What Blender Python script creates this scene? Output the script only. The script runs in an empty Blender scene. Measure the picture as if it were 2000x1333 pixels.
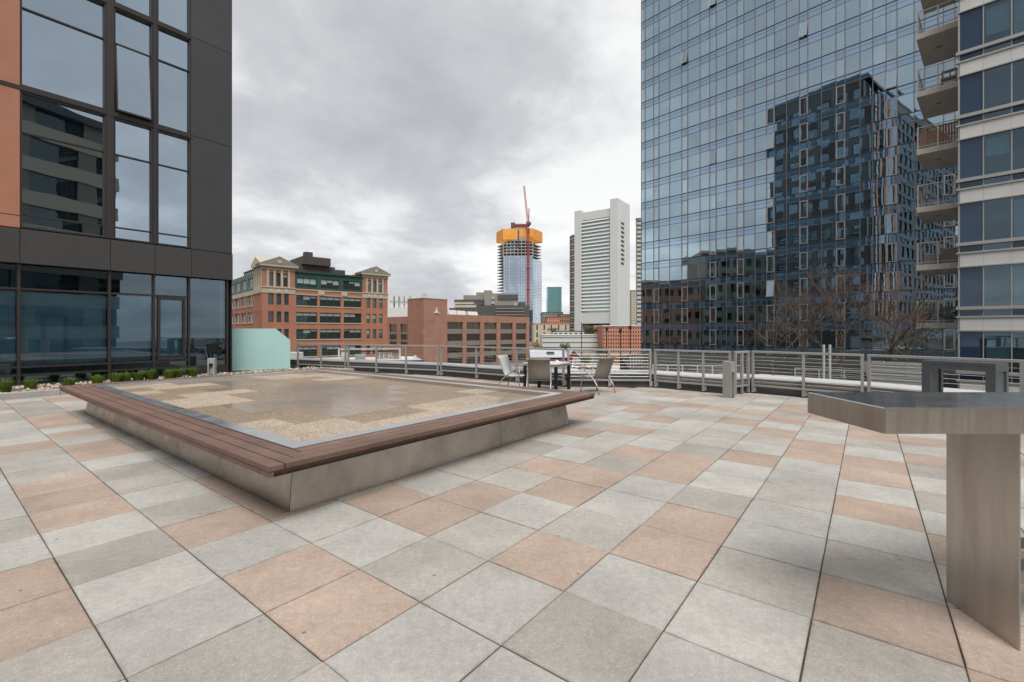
import bpy, math, random
from mathutils import Vector, Matrix
random.seed(7)
R = math.radians
scene = bpy.context.scene
C = scene.collection

# ------------------------------------------------------------------ camera
cam_d = bpy.data.cameras.new('camera')
cam_d.sensor_width = 36.0
cam_d.lens = 16.15
cam_d.shift_y = -0.00975
cam_d.clip_start = 0.05
cam_d.clip_end = 6000
cam = bpy.data.objects.new('camera', cam_d)
cam.location = (0, 0, 1.587)
cam.rotation_euler = (R(90), 0, 0)
C.objects.link(cam)
scene.camera = cam

# ------------------------------------------------------------------ sky
world = bpy.data.worlds.new('World')
scene.world = world
world.use_nodes = True
wn, wl = world.node_tree.nodes, world.node_tree.links
wn.clear()
wout = wn.new('ShaderNodeOutputWorld')
bg = wn.new('ShaderNodeBackground')
bg.inputs['Strength'].default_value = 0.10
wl.new(bg.outputs[0], wout.inputs[0])
sky = wn.new('ShaderNodeTexSky')
sky.sky_type = 'NISHITA'
sky.sun_disc = False
SUN_EL, SUN_AZ = 60.0, 168.0      # azimuth clockwise from +Y: behind the viewer
sky.sun_elevation = R(SUN_EL)
sky.sun_rotation = R(SUN_AZ)
tc = wn.new('ShaderNodeTexCoord')
sep = wn.new('ShaderNodeSeparateXYZ')
wl.new(tc.outputs['Generated'], sep.inputs[0])
def wmath(op, a, b=None, c=None):
    n = wn.new('ShaderNodeMath'); n.operation = op
    for k, v in enumerate((a, b, c)):
        if v is None: continue
        if isinstance(v, (int, float)): n.inputs[k].default_value = v
        else: wl.new(v, n.inputs[k])
    return n.outputs[0]
zz = wmath('ADD', wmath('MAXIMUM', wmath('ABSOLUTE', sep.outputs['Z']), 0.0), 0.27)
comb = wn.new('ShaderNodeCombineXYZ')
wl.new(wmath('DIVIDE', sep.outputs['X'], zz), comb.inputs[0])
wl.new(wmath('DIVIDE', sep.outputs['Y'], zz), comb.inputs[1])
def wnoise(scale, detail, rough, dist, off):
    mp = wn.new('ShaderNodeMapping'); mp.inputs['Location'].default_value = off
    wl.new(comb.outputs[0], mp.inputs[0])
    n = wn.new('ShaderNodeTexNoise')
    n.inputs['Scale'].default_value = scale; n.inputs['Detail'].default_value = detail
    n.inputs['Roughness'].default_value = rough; n.inputs['Distortion'].default_value = dist
    wl.new(mp.outputs[0], n.inputs['Vector'])
    return n.outputs[0]
n1 = wnoise(0.85, 8, 0.56, 0.3, (2.9, 0.4, 0.3))
n2 = wnoise(2.3, 8, 0.6, 0.3, (5.1, 3.3, 1.7))
nsum = wmath('ADD', wmath('MULTIPLY', n1, 0.70), wmath('MULTIPLY', n2, 0.30))
ramp = wn.new('ShaderNodeValToRGB')
cr = ramp.color_ramp
cr.elements[0].position = 0.405; cr.elements[0].color = (0.97, 0.97, 0.965, 1)
cr.elements[1].position = 0.61; cr.elements[1].color = (0.50, 0.51, 0.535, 1)
e = cr.elements.new(0.455); e.color = (0.84, 0.845, 0.85, 1)
e = cr.elements.new(0.515); e.color = (0.63, 0.64, 0.66, 1)
wl.new(nsum, ramp.inputs[0])
# the overcast is a little brighter low over the horizon
hor = wmath('SUBTRACT', 1.0, wmath('MULTIPLY', wmath('ABSOLUTE', sep.outputs['Z']), 2.6))
horc = wmath('MAXIMUM', hor, 0.0)
gain = wmath('MULTIPLY_ADD', horc, 0.10, 1.0)
sc10 = wn.new('ShaderNodeVectorMath'); sc10.operation = 'SCALE'
wl.new(ramp.outputs[0], sc10.inputs[0]); wl.new(wmath('MULTIPLY', gain, 4.0), sc10.inputs['Scale'])
mixw = wn.new('ShaderNodeMix'); mixw.data_type = 'RGBA'
mixw.inputs[0].default_value = 0.94
skd = wn.new('ShaderNodeVectorMath'); skd.operation = 'SCALE'; skd.inputs['Scale'].default_value = 0.5
wl.new(sky.outputs[0], skd.inputs[0]); wl.new(skd.outputs[0], mixw.inputs[6]); wl.new(sc10.outputs[0], mixw.inputs[7])
wl.new(mixw.outputs[2], bg.inputs[0])

# ------------------------------------------------------------------ soft sun behind the overcast
sd = bpy.data.lights.new('sun', 'SUN')
sd.energy = 1.5
sd.angle = R(34)
sd.color = (1.0, 0.965, 0.92)
sun = bpy.data.objects.new('sun', sd)
az, el = R(SUN_AZ), R(SUN_EL)
to_sun = Vector((math.sin(az) * math.cos(el), math.cos(az) * math.cos(el), math.sin(el)))
sun.rotation_euler = to_sun.to_track_quat('Z', 'Y').to_euler()
sun.location = to_sun * 100
C.objects.link(sun)

vs = scene.view_settings
vs.view_transform = 'Standard'; vs.look = 'None'; vs.exposure = 1.34; vs.gamma = 1.0
vs.use_curve_mapping = False
scene.cycles.use_denoising = True
scene.cycles.max_bounces = 8
scene.cycles.transparent_max_bounces = 16

# ------------------------------------------------------------------ materials
def newmat(name):
    m = bpy.data.materials.new(name); m.use_nodes = True
    return m, m.node_tree.nodes, m.node_tree.links
def bsdf_of(m): return m.node_tree.nodes['Principled BSDF']
def coords(N, L, scale=(1, 1, 1), kind='Object'):
    t = N.new('ShaderNodeTexCoord'); mp = N.new('ShaderNodeMapping')
    mp.inputs['Scale'].default_value = scale
    L.new(t.outputs[kind], mp.inputs[0])
    return mp.outputs[0]
def noise(N, L, vec, scale, detail=4, rough=0.55):
    n = N.new('ShaderNodeTexNoise')
    n.inputs['Scale'].default_value = scale; n.inputs['Detail'].default_value = detail
    n.inputs['Roughness'].default_value = rough
    if vec is not None: L.new(vec, n.inputs['Vector'])
    return n.outputs[0]
def remap(N, L, v, a, b, c, d):
    m = N.new('ShaderNodeMapRange')
    for k, x in zip((1, 2, 3, 4), (a, b, c, d)): m.inputs[k].default_value = x
    L.new(v, m.inputs[0]); return m.outputs[0]
def mulcol(N, L, col, val):
    m = N.new('ShaderNodeVectorMath'); m.operation = 'SCALE'
    if isinstance(col, tuple): m.inputs[0].default_value = col[:3]
    else: L.new(col, m.inputs[0])
    L.new(val, m.inputs['Scale']); return m.outputs[0]
def mixcol(N, L, fac, a, b):
    m = N.new('ShaderNodeMix'); m.data_type = 'RGBA'
    if isinstance(fac, (int, float)): m.inputs[0].default_value = fac
    else: L.new(fac, m.inputs[0])
    for k, c in ((6, a), (7, b)):
        if isinstance(c, tuple): m.inputs[k].default_value = (*c[:3], 1)
        else: L.new(c, m.inputs[k])
    return m.outputs[2]
def objrand(N): return N.new('ShaderNodeObjectInfo').outputs['Random']
def bump(N, L, b, h, strength=0.2, dist=0.01):
    n = N.new('ShaderNodeBump'); n.inputs['Strength'].default_value = strength
    n.inputs['Distance'].default_value = dist
    L.new(h, n.inputs['Height']); L.new(n.outputs[0], b.inputs['Normal'])
def simple(name, col, rough=0.6, metal=0.0, var=0.12, vscale=1.0, spec=0.5, bumpy=0.0, bscale=40, rnd=0.0, streak=None):
    """plain painted / mineral / metal surface with soft large-scale variation"""
    m, N, L = newmat(name); b = bsdf_of(m)
    v = coords(N, L, streak or (1, 1, 1))
    f = remap(N, L, noise(N, L, v, vscale, 5, 0.6), 0.25, 0.75, 1 - var, 1 + var)
    if rnd:
        f2 = remap(N, L, objrand(N), 0, 1, 1 - rnd, 1 + rnd)
        mm = N.new('ShaderNodeMath'); mm.operation = 'MULTIPLY'; L.new(f, mm.inputs[0]); L.new(f2, mm.inputs[1]); f = mm.outputs[0]
    L.new(mulcol(N, L, col, f), b.inputs['Base Color'])
    b.inputs['Roughness'].default_value = rough; b.inputs['Metallic'].default_value = metal
    b.inputs['Specular IOR Level'].default_value = spec
    if bumpy: bump(N, L, b, noise(N, L, coords(N, L), bscale, 3), bumpy, 0.01)
    return m
def paver_mat(name, col, dark, edges=True):
    """exposed-aggregate concrete: speckle, pale sparkle, soft dirt blotches"""
    m, N, L = newmat(name); b = bsdf_of(m)
    t = N.new('ShaderNodeTexCoord'); g = N.new('ShaderNodeNewGeometry')
    sp = noise(N, L, g.outputs['Position'], 120, 3, 0.75)
    base = mixcol(N, L, remap(N, L, sp, 0.3, 0.72, 0, 1), dark, col)
    vo = N.new('ShaderNodeTexVoronoi'); vo.inputs['Scale'].default_value = 60
    L.new(g.outputs['Position'], vo.inputs['Vector'])
    wh = remap(N, L, vo.outputs['Distance'], 0.12, 0.22, 0.6, 0.0)
    base = mixcol(N, L, wh, base, (0.62, 0.60, 0.56))
    mot = remap(N, L, noise(N, L, g.outputs['Position'], 22, 5, 0.7), 0.3, 0.7, 0.86, 1.12)
    base = mulcol(N, L, base, mot)
    stn = remap(N, L, noise(N, L, g.outputs['Position'], 2.6, 7, 0.72), 0.56, 0.72, 0.0, 0.30)
    base = mixcol(N, L, stn, base, (0.20, 0.175, 0.14))
    vd = N.new('ShaderNodeTexVoronoi'); vd.inputs['Scale'].default_value = 3.1
    L.new(g.outputs['Position'], vd.inputs['Vector'])
    spots = remap(N, L, vd.outputs['Distance'], 0.026, 0.042, 0.75, 0.0)
    base = mixcol(N, L, spots, base, (0.09, 0.085, 0.08))
    d = remap(N, L, noise(N, L, g.outputs['Position'], 1.35, 6, 0.62), 0.30, 0.72, 0.76, 1.10)
    d2 = remap(N, L, objrand(N), 0, 1, 0.90, 1.07)
    mm = N.new('ShaderNodeMath'); mm.operation = 'MULTIPLY'; L.new(d, mm.inputs[0]); L.new(d2, mm.inputs[1])
    # grime gathers along the tile edges
    se = N.new('ShaderNodeSeparateXYZ'); L.new(t.outputs['Object'], se.inputs[0])
    ax = N.new('ShaderNodeMath'); ax.operation = 'ABSOLUTE'; L.new(se.outputs[0], ax.inputs[0])
    ay = N.new('ShaderNodeMath'); ay.operation = 'ABSOLUTE'; L.new(se.outputs[1], ay.inputs[0])
    mx = N.new('ShaderNodeMath'); mx.operation = 'MAXIMUM'; L.new(ax.outputs[0], mx.inputs[0]); L.new(ay.outputs[0], mx.inputs[1])
    wob = N.new('ShaderNodeMath'); wob.operation = 'MULTIPLY_ADD'
    L.new(noise(N, L, g.outputs['Position'], 9, 4), wob.inputs[0]); wob.inputs[1].default_value = 0.07; L.new(mx.outputs[0], wob.inputs[2])
    edge = remap(N, L, wob.outputs[0], 0.325, 0.352, 1.0, 0.74 if edges else 1.0)
    m3 = N.new('ShaderNodeMath'); m3.operation = 'MULTIPLY'; L.new(mm.outputs[0], m3.inputs[0]); L.new(edge, m3.inputs[1])
    L.new(mulcol(N, L, base, m3.outputs[0]), b.inputs['Base Color'])
    b.inputs['Roughness'].default_value = 0.82; b.inputs['Specular IOR Level'].default_value = 0.3
    bump(N, L, b, sp, 0.35, 0.004)
    return m
def leafmat(name, col, var=0.35, tl=0.45, vscale=6, rnd=0.15):
    """thin leaf or frosted sheet: part of the light comes through it"""
    m = simple(name, col, 0.55, 0, var, vscale, rnd=rnd); N, L = m.node_tree.nodes, m.node_tree.links; b = bsdf_of(m)
    t = N.new('ShaderNodeBsdfTranslucent'); L.new(b.inputs['Base Color'].links[0].from_socket, t.inputs['Color'])
    mx = N.new('ShaderNodeMixShader'); mx.inputs[0].default_value = tl
    L.new(b.outputs[0], mx.inputs[1]); L.new(t.outputs[0], mx.inputs[2]); L.new(mx.outputs[0], N['Material Output'].inputs[0])
    return m
def steel(name, col, rough, streak=(1.2, 1.2, 0.9), stain=0.35, scol=(0.16, 0.12, 0.095)):
    m, N, L = newmat(name); b = bsdf_of(m)
    v = coords(N, L, streak)
    n = noise(N, L, v, 1.6, 7, 0.65)
    L.new(mixcol(N, L, remap(N, L, n, 0.42, 0.72, 0, stain), col, scol), b.inputs['Base Color'])
    b.inputs['Metallic'].default_value = 0.92
    L.new(remap(N, L, noise(N, L, v, 5, 5), 0.3, 0.7, rough - 0.07, rough + 0.1), b.inputs['Roughness'])
    return m
def wood_mat(name, ang):
    m, N, L = newmat(name); b = bsdf_of(m)
    t = N.new('ShaderNodeTexCoord'); mp = N.new('ShaderNodeMapping')
    mp.inputs['Rotation'].default_value = (0, 0, -ang); mp.inputs['Scale'].default_value = (1.2, 26, 26)
    mp.vector_type = 'POINT'
    L.new(t.outputs['Object'], mp.inputs[0])
    n = noise(N, L, mp.outputs[0], 2.2, 6, 0.62)
    c = mixcol(N, L, remap(N, L, n, 0.3, 0.7, 0, 1), (0.118, 0.068, 0.051), (0.185, 0.114, 0.088))
    blot = remap(N, L, noise(N, L, coords(N, L), 1.7, 5), 0.3, 0.7, 0.8, 1.2)
    r = remap(N, L, objrand(N), 0, 1, 0.86, 1.14)
    mm = N.new('ShaderNodeMath'); mm.operation = 'MULTIPLY'; L.new(blot, mm.inputs[0]); L.new(r, mm.inputs[1])
    L.new(mulcol(N, L, c, mm.outputs[0]), b.inputs['Base Color'])
    b.inputs['Roughness'].default_value = 0.58; b.inputs['Specular IOR Level'].default_value = 0.35
    bump(N, L, b, n, 0.10, 0.001)
    return m
def glass_mat(name, refl, tint, base_refl=0.45, wav=0.0, wscale=0.5, body=None, bodyf=0.0):
    """coated facade glass: mirror layer over a tinted, see-through body"""
    m, N, L = newmat(name); N.remove(bsdf_of(m)); out = N['Material Output']
    g = N.new('ShaderNodeBsdfGlossy'); g.inputs['Roughness'].default_value = 0.0
    L.new(mulcol(N, L, refl, remap(N, L, objrand(N), 0, 1, 0.88, 1.05)), g.inputs['Color'])
    tr = N.new('ShaderNodeBsdfTransparent'); tr.inputs['Color'].default_value = (*tint, 1)
    lower = tr.outputs[0]
    if body:
        df = N.new('ShaderNodeBsdfDiffuse'); df.inputs['Color'].default_value = (*body, 1)
        mb = N.new('ShaderNodeMixShader'); mb.inputs[0].default_value = bodyf
        L.new(tr.outputs[0], mb.inputs[1]); L.new(df.outputs[0], mb.inputs[2]); lower = mb.outputs[0]
    lw = N.new('ShaderNodeLayerWeight'); lw.inputs['Blend'].default_value = 0.28
    f = remap(N, L, lw.outputs['Fresnel'], 0.0, 1.0, base_refl, 1.0)
    mx = N.new('ShaderNodeMixShader'); L.new(f, mx.inputs[0]); L.new(lower, mx.inputs[1]); L.new(g.outputs[0], mx.inputs[2])
    L.new(mx.outputs[0], out.inputs[0])
    if wav:
        ge = N.new('ShaderNodeNewGeometry')
        bn = N.new('ShaderNodeBump'); bn.inputs['Strength'].default_value = wav; bn.inputs['Distance'].default_value = 0.02
        L.new(noise(N, L, ge.outputs['Position'], wscale, 2, 0.5), bn.inputs['Height'])
        L.new(bn.outputs[0], g.inputs['Normal']); L.new(bn.outputs[0], lw.inputs['Normal'])
    return m

M = {}
M['paver_light'] = paver_mat('paver_light', (0.462, 0.447, 0.418), (0.335, 0.322, 0.298))
M['paver_grey'] = paver_mat('paver_grey', (0.42, 0.39, 0.352), (0.298, 0.274, 0.245))
M['paver_tan'] = paver_mat('paver_tan', (0.44, 0.348, 0.285), (0.325, 0.245, 0.196))
for _k, _c, _d in (('light', (0.475, 0.46, 0.43), (0.345, 0.335, 0.31)), ('grey', (0.435, 0.405, 0.368), (0.31, 0.285, 0.255)), ('tan', (0.455, 0.36, 0.295), (0.34, 0.258, 0.205))):
    M['far_paver_' + _k] = paver_mat('far_paver_' + _k, _c, _d, False)
M['joint'] = simple('joint_bed', (0.055, 0.043, 0.032), 0.95, 0, 0.5, 3)
M['shadow_gap'] = simple('shadow_gap', (0.03, 0.025, 0.022), 0.95)
M['wood_i'] = wood_mat('ipe_wood_long', R(-37.7))
M['wood_j'] = wood_mat('ipe_wood_cross', R(52.3))
M['steel'] = steel('stainless_panel', (0.47, 0.43, 0.385), 0.30, stain=.5)
M['steel_edge'] = steel('stainless_edging', (0.62, 0.62, 0.62), 0.30, stain=0.15)
M['steel_table'] = steel('stainless_table', (0.54, 0.50, 0.455), 0.34, streak=(7, 7, 0.5), stain=0.42, scol=(0.30, 0.235, 0.185))
M['steel_top'] = steel('stainless_table_top', (0.60, 0.62, 0.64), 0.13, stain=0.12)
M['rail'] = simple('rail_paint', (0.33, 0.325, 0.315), 0.45, 0.25, 0.08, 3)
M['cable'] = simple('steel_cable', (0.45, 0.45, 0.44), 0.35, 0.8, 0.05)
M['curb'] = simple('curb_membrane', (0.062, 0.063, 0.062), 0.75, 0, 0.25, 2.5, streak=(1, 1, 0.2))
M['fascia'] = simple('fascia_metal', (0.10, 0.105, 0.11), 0.4, 0.4, 0.1, 2)
M['fascia_tan'] = simple('fascia_weathered', (0.25, 0.22, 0.19), 0.5, 0.3, 0.15, 2)
M['cap'] = simple('coping_metal', (0.42, 0.43, 0.44), 0.28, 0.55, 0.08, 1.2)
M['cap_sunlit'] = simple('coping_sunlit', (0.60, 0.60, 0.59), 0.4, 0.1, 0.06, 1.2)  # same coping, with the sunlight on its right-hand runs put into the colour
M['concrete'] = simple('concrete', (0.33, 0.32, 0.30), 0.85, 0, 0.15, 4, bumpy=0.15, bscale=60)
M['dark_panel'] = simple('dark_metal_panel', (0.054, 0.054, 0.058), 0.42, 0.15, 0.10, 0.8, rnd=0.06)
M['dark_band'] = simple('dark_band_panel', (0.050, 0.048, 0.048), 0.5, 0.1, 0.14, 4, rnd=0.07, streak=(8, 8, 0.4))
M['frame_dark'] = simple('window_frame_dark', (0.040, 0.034, 0.032), 0.45, 0.3, 0.1)
M['terracotta'] = simple('terracotta_panel', (0.36, 0.155, 0.095), 0.7, 0, 0.08, 2, rnd=0.05)
M['interior'] = simple('interior_dark', (0.025, 0.03, 0.034), 0.9)
M['blind'] = simple('blind_cloth', (0.30, 0.34, 0.33), 0.9, 0, 0.15, 2)
M['glass_left'] = glass_mat('glass_left_building', (0.74, 0.88, 1.0), (0.32, 0.45, 0.52), 0.60, 0.10, 0.7)
M['glass_low'] = glass_mat('glass_ground_floor', (0.62, 0.80, 0.95), (0.50, 0.68, 0.80), 0.15, 0.05, 0.8)
M['film'] = simple('protective_film', (0.34, 0.43, 0.44), 0.5, 0, 0.3, 1.2, streak=(1, 1, 2.5))
M['frost'] = leafmat('frosted_glass', (0.62, 0.86, 0.83), 0.04, 0.45, 0.6, 0.0)
M['frost_edge'] = simple('glass_edge_green', (0.35, 0.66, 0.52), 0.2, 0, 0.04)
M['bollard'] = simple('bollard_metal', (0.36, 0.355, 0.345), 0.45, 0.35, 0.15, 3, streak=(4, 4, 0.5))
M['bollard_dark'] = simple('bollard_recess', (0.12, 0.115, 0.11), 0.5, 0.2, 0.3, 5, streak=(4, 4, 0.5))
M['stone_a'] = simple('river_stone_tan', (0.42, 0.31, 0.21), 0.7, 0, 0.35, 9)
M['stone_b'] = simple('river_stone_pale', (0.50, 0.46, 0.40), 0.7, 0, 0.3, 9)
M['soil'] = simple('planting_soil', (0.12, 0.09, 0.065), 0.95, 0, 0.3, 6)
M['grass'] = leafmat('ornamental_grass', (0.16, 0.25, 0.045))
M['sling'] = simple('sling_fabric', (0.275, 0.245, 0.205), 0.8, 0, 0.06, 3, bumpy=0.2, bscale=240)
M['sling_pale'] = simple('sling_fabric_pale', (0.40, 0.40, 0.385), 0.75, 0, 0.06, 3, bumpy=0.2, bscale=240)
M['alu'] = simple('aluminium_tube', (0.40, 0.39, 0.37), 0.45, 0.6, 0.05)
M['black_metal'] = simple('black_metal', (0.014, 0.013, 0.013), 0.45, 0.2, 0.1)
M['table_white'] = simple('pale_table_top', (0.60, 0.61, 0.60), 0.3, 0.1, 0.05)
M['slate_table'] = simple('slate_bar_paint', (0.095, 0.105, 0.118), 0.35, 0.35, 0.12, 2)

# ------------------------------------------------------------------ mesh helpers
class MB:
    """collects faces in a local frame: x along d, y to its left, z up"""
    def __init__(s, o=(0, 0, 0), d=(1, 0)):
        s.v = []; s.f = []; s.mi = []; s.m = 0
        l = math.hypot(*d); s.o = o; s.d = (d[0] / l, d[1] / l)
    def P(s, x, y, z):
        dx, dy = s.d
        return (s.o[0] + x * dx - y * dy, s.o[1] + x * dy + y * dx, s.o[2] + z)
    def add(s, pts, faces):
        n = len(s.v); s.v += [s.P(*p) for p in pts]
        for f in faces: s.f.append([n + k for k in f]); s.mi.append(s.m)
        return s
    def quad(s, a, b, c, d): return s.add([a, b, c, d], [(0, 1, 2, 3)])
    def box(s, x0, x1, y0, y1, z0, z1):
        return s.add([(x0, y0, z0), (x1, y0, z0), (x1, y1, z0), (x0, y1, z0), (x0, y0, z1), (x1, y0, z1), (x1, y1, z1), (x0, y1, z1)],
                     [(0, 3, 2, 1), (4, 5, 6, 7), (0, 1, 5, 4), (1, 2, 6, 5), (2, 3, 7, 6), (3, 0, 4, 7)])
    def bbox(s, x0, x1, y0, y1, z0, z1, c=0.006):
        """box with chamfered top edge"""
        return s.add([(x0, y0, z0), (x1, y0, z0), (x1, y1, z0), (x0, y1, z0),
                      (x0, y0, z1 - c), (x1, y0, z1 - c), (x1, y1, z1 - c), (x0, y1, z1 - c),
                      (x0 + c, y0 + c, z1), (x1 - c, y0 + c, z1), (x1 - c, y1 - c, z1), (x0 + c, y1 - c, z1)],
                     [(0, 3, 2, 1), (8, 9, 10, 11), (0, 1, 5, 4), (1, 2, 6, 5), (2, 3, 7, 6), (3, 0, 4, 7),
                      (4, 5, 9, 8), (5, 6, 10, 9), (6, 7, 11, 10), (7, 4, 8, 11)])
    def prism(s, poly, z0, z1):
        n = len(poly)
        pts = [(p[0], p[1], z0) for p in poly] + [(p[0], p[1], z1) for p in poly]
        return s.add(pts, [tuple(range(n))[::-1], tuple(range(n, 2 * n))] + [(k, (k + 1) % n, n + (k + 1) % n, n + k) for k in range(n)])
    def xprism(s, prof, x0, x1):
        """profile in (y,z) extruded along x"""
        n = len(prof)
        pts = [(x0, p[0], p[1]) for p in prof] + [(x1, p[0], p[1]) for p in prof]
        return s.add(pts, [tuple(range(n)), tuple(range(n, 2 * n))[::-1]] + [(k, n + k, n + (k + 1) % n, (k + 1) % n) for k in range(n)])
    def yprism(s, prof, y0, y1):
        """profile in (x,z) extruded along y"""
        n = len(prof)
        pts = [(p[0], y0, p[1]) for p in prof] + [(p[0], y1, p[1]) for p in prof]
        return s.add(pts, [tuple(range(n))[::-1], tuple(range(n, 2 * n))] + [(k, (k + 1) % n, n + (k + 1) % n, n + k) for k in range(n)])
    def tube(s, pts, r, n=8, r1=None, cap=True):
        pts = [Vector(p) for p in pts]; m = len(pts); rings = []
        up = Vector((0, 0, 1))
        for k, p in enumerate(pts):
            t = (pts[min(k + 1, m - 1)] - pts[max(k - 1, 0)])
            if t.length < 1e-9: t = Vector((0, 0, 1))
            t.normalize()
            a = t.cross(up if abs(t.z) < 0.93 else Vector((1, 0, 0))).normalized(); b = t.cross(a)
            rr = r if r1 is None else r + (r1 - r) * k / (m - 1)
            rings.append([p + (a * math.cos(2 * math.pi * q / n) + b * math.sin(2 * math.pi * q / n)) * rr for q in range(n)])
        vv = [tuple(q) for g in rings for q in g]; ff = []
        for k in range(m - 1):
            for q in range(n):
                ff.append((k * n + q, k * n + (q + 1) % n, (k + 1) * n + (q + 1) % n, (k + 1) * n + q))
        if cap: ff.append(tuple(range(n))[::-1]); ff.append(tuple(range((m - 1) * n, m * n)))
        return s.add(vv, ff)
    def wall(s, x0, x1, z0, z1, openings, y=0.0, depth=0.3):
        """wall sheet facing -y with real openings (x0,x1,z0,z1) and their reveals"""
        xs = sorted({x0, x1, *[o[0] for o in openings], *[o[1] for o in openings]})
        zs = sorted({z0, z1, *[o[2] for o in openings], *[o[3] for o in openings]})
        for a, b in zip(xs, xs[1:]):
            run = None
            for c, d in zip(zs, zs[1:]):
                mx, mz = (a + b) / 2, (c + d) / 2
                hole = any(o[0] < mx < o[1] and o[2] < mz < o[3] for o in openings)
                if hole:
                    if run is not None: s.quad((a, y, run), (b, y, run), (b, y, c), (a, y, c)); run = None
                elif run is None: run = c
            if run is not None: s.quad((a, y, run), (b, y, run), (b, y, z1), (a, y, z1))
        for a, b, c, d in openings:
            e = y + depth
            s.quad((a, y, c), (a, e, c), (b, e, c), (b, y, c)); s.quad((a, y, d), (b, y, d), (b, e, d), (a, e, d))
            s.quad((a, y, c), (a, y, d), (a, e, d), (a, e, c)); s.quad((b, y, c), (b, e, c), (b, e, d), (b, y, d))
        return s

WO = {}
def wo(o):
    return WO.get(o.name, (0, 0, 0))
def mesh_of(name, mb, mats, off=(0, 0, 0), smooth=False):
    me = bpy.data.meshes.new(name)
    me.from_pydata([(v[0] - off[0], v[1] - off[1], v[2] - off[2]) for v in mb.v], [], mb.f)
    if not isinstance(mats, (list, tuple)): mats = [mats]
    for m in mats: me.materials.append(M[m] if isinstance(m, str) else m)
    if len(mats) > 1: me.polygons.foreach_set('material_index', mb.mi)
    if smooth: me.polygons.foreach_set('use_smooth', [True] * len(me.polygons))
    me.update()
    return me
def obj(name, mb, mats, parent=None, smooth=False, local=False, kind=None, loc=None):
    """link one mesh object; its geometry is given in world coordinates unless local"""
    off = (0, 0, 0)
    if parent is not None and not local: off = wo(parent)
    if loc is not None and not local: off = tuple(off[k] + loc[k] for k in range(3)) if parent is not None else loc
    o = bpy.data.objects.new(name, mesh_of(name, mb, mats, off, smooth)); C.objects.link(o)
    if parent is not None:
        o.parent = parent; WO[o.name] = wo(parent)
    elif loc is not None and not local:
        o.location = loc; WO[o.name] = loc
    if loc is not None and parent is not None and not local:
        pl = wo(parent); o.location = tuple(loc[k] for k in range(3))
    if kind: o['kind'] = kind
    return o
def inst(name, me, parent=None, loc=(0, 0, 0), rot=(0, 0, 0), scale=(1, 1, 1)):
    """a piece that shares mesh data; loc in world coordinates (parent carries translation only)"""
    o = bpy.data.objects.new(name, me); C.objects.link(o)
    if parent is not None:
        p = wo(parent); o.parent = parent; loc = (loc[0] - p[0], loc[1] - p[1], loc[2] - p[2])
    o.location = loc; o.rotation_euler = rot; o.scale = scale
    return o
def tag(o, label=None, cat=None, group=None, kind=None):
    if label: o['label'] = label
    if cat: o['category'] = cat
    if group: o['group'] = group
    if kind: o['kind'] = kind
    return o
def thing(name, label, cat, loc=(0, 0, 0), group=None):
    o = bpy.data.objects.new(name, None); C.objects.link(o)
    o.location = loc; WO[o.name] = tuple(loc); o.empty_display_size = 0.2
    return tag(o, label, cat, group)
def copy_tree(o, parent=None):
    c = o.copy(); C.objects.link(c); c.parent = parent
    for ch in list(o.children): copy_tree(ch, c)
    return c
def boxes(name, mat, parent, lst, o=(0, 0, 0), d=(1, 0)):
    mb = MB(o, d)
    for b in lst: mb.box(*b)
    return obj(name, mb, mat, parent)

# ================================================================== TERRACE FLOOR
TI = (0.7912, -0.6115)      # paver axis i (down-right)
TJ = (0.6115, 0.7912)       # paver axis j (away-right)
TS = 0.61                   # 24 inch pavers
G0 = (1.9244 * TS, 4.7763 * TS)     # a paver corner, grid node (0,0)
# line of the railing posts round the terrace edge
P0, P1, P2, P3 = (-9.0, 19.2), (-6.45, 17.95), (-2.55, 16.2), (1.52, 13.0)
P4, P5, P6, P7, P8, P9 = (3.95, 12.88), (5.50, 11.42), (6.10, 11.78), (6.95, 10.92), (7.72, 10.0), (8.95, 8.0)
P10, P11 = (9.75, 5.6), (10.0, 0.5)
EDGE = [(-9.95, 19.65), P0, P1, P2, P3, P4, P5, P6, P7, P8, P9, P10, P11]
CURB0 = (-11.76, 10.55)     # planter kerb, runs along j
def inside(p, poly):
    c = False; n = len(poly)
    for k in range(n):
        a, b = poly[k], poly[(k + 1) % n]
        if (a[1] > p[1]) != (b[1] > p[1]) and p[0] < (b[0] - a[0]) * (p[1] - a[1]) / (b[1] - a[1]) + a[0]: c = not c
    return c
def off_poly(pts, d):
    """offset an open polyline to its left by d (mitred)"""
    out = []
    for k, p in enumerate(pts):
        ns = []
        for a, b in ((k - 1, k), (k, k + 1)):
            if a < 0 or b >= len(pts): continue
            dx, dy = pts[b][0] - pts[a][0], pts[b][1] - pts[a][1]; l = math.hypot(dx, dy); ns.append((-dy / l, dx / l))
        nx, ny = sum(n[0] for n in ns) / len(ns), sum(n[1] for n in ns) / len(ns)
        q = nx * nx + ny * ny
        out.append((p[0] + nx / q * d, p[1] + ny / q * d))
    return out
KJ = lambda t, n=0.0: (CURB0[0] + TJ[0] * t - TI[0] * n, CURB0[1] + TJ[1] * t - TI[1] * n)
ter_poly = EDGE + [(10.0, -4.0), (-21.0, -4.0), KJ(-4), KJ(11.2)]
terr = obj('terrace_floor', MB().prism(off_poly(EDGE, 0.3)[::1] + [(10.3, -4.0), (-21.0, -4.0), KJ(-4, 0.1), KJ(11.2, 0.1)], -0.30, -0.007), 'joint')
tag(terr, 'pale grey and tan square pavers of the roof terrace', 'terrace', kind='structure')

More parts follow.
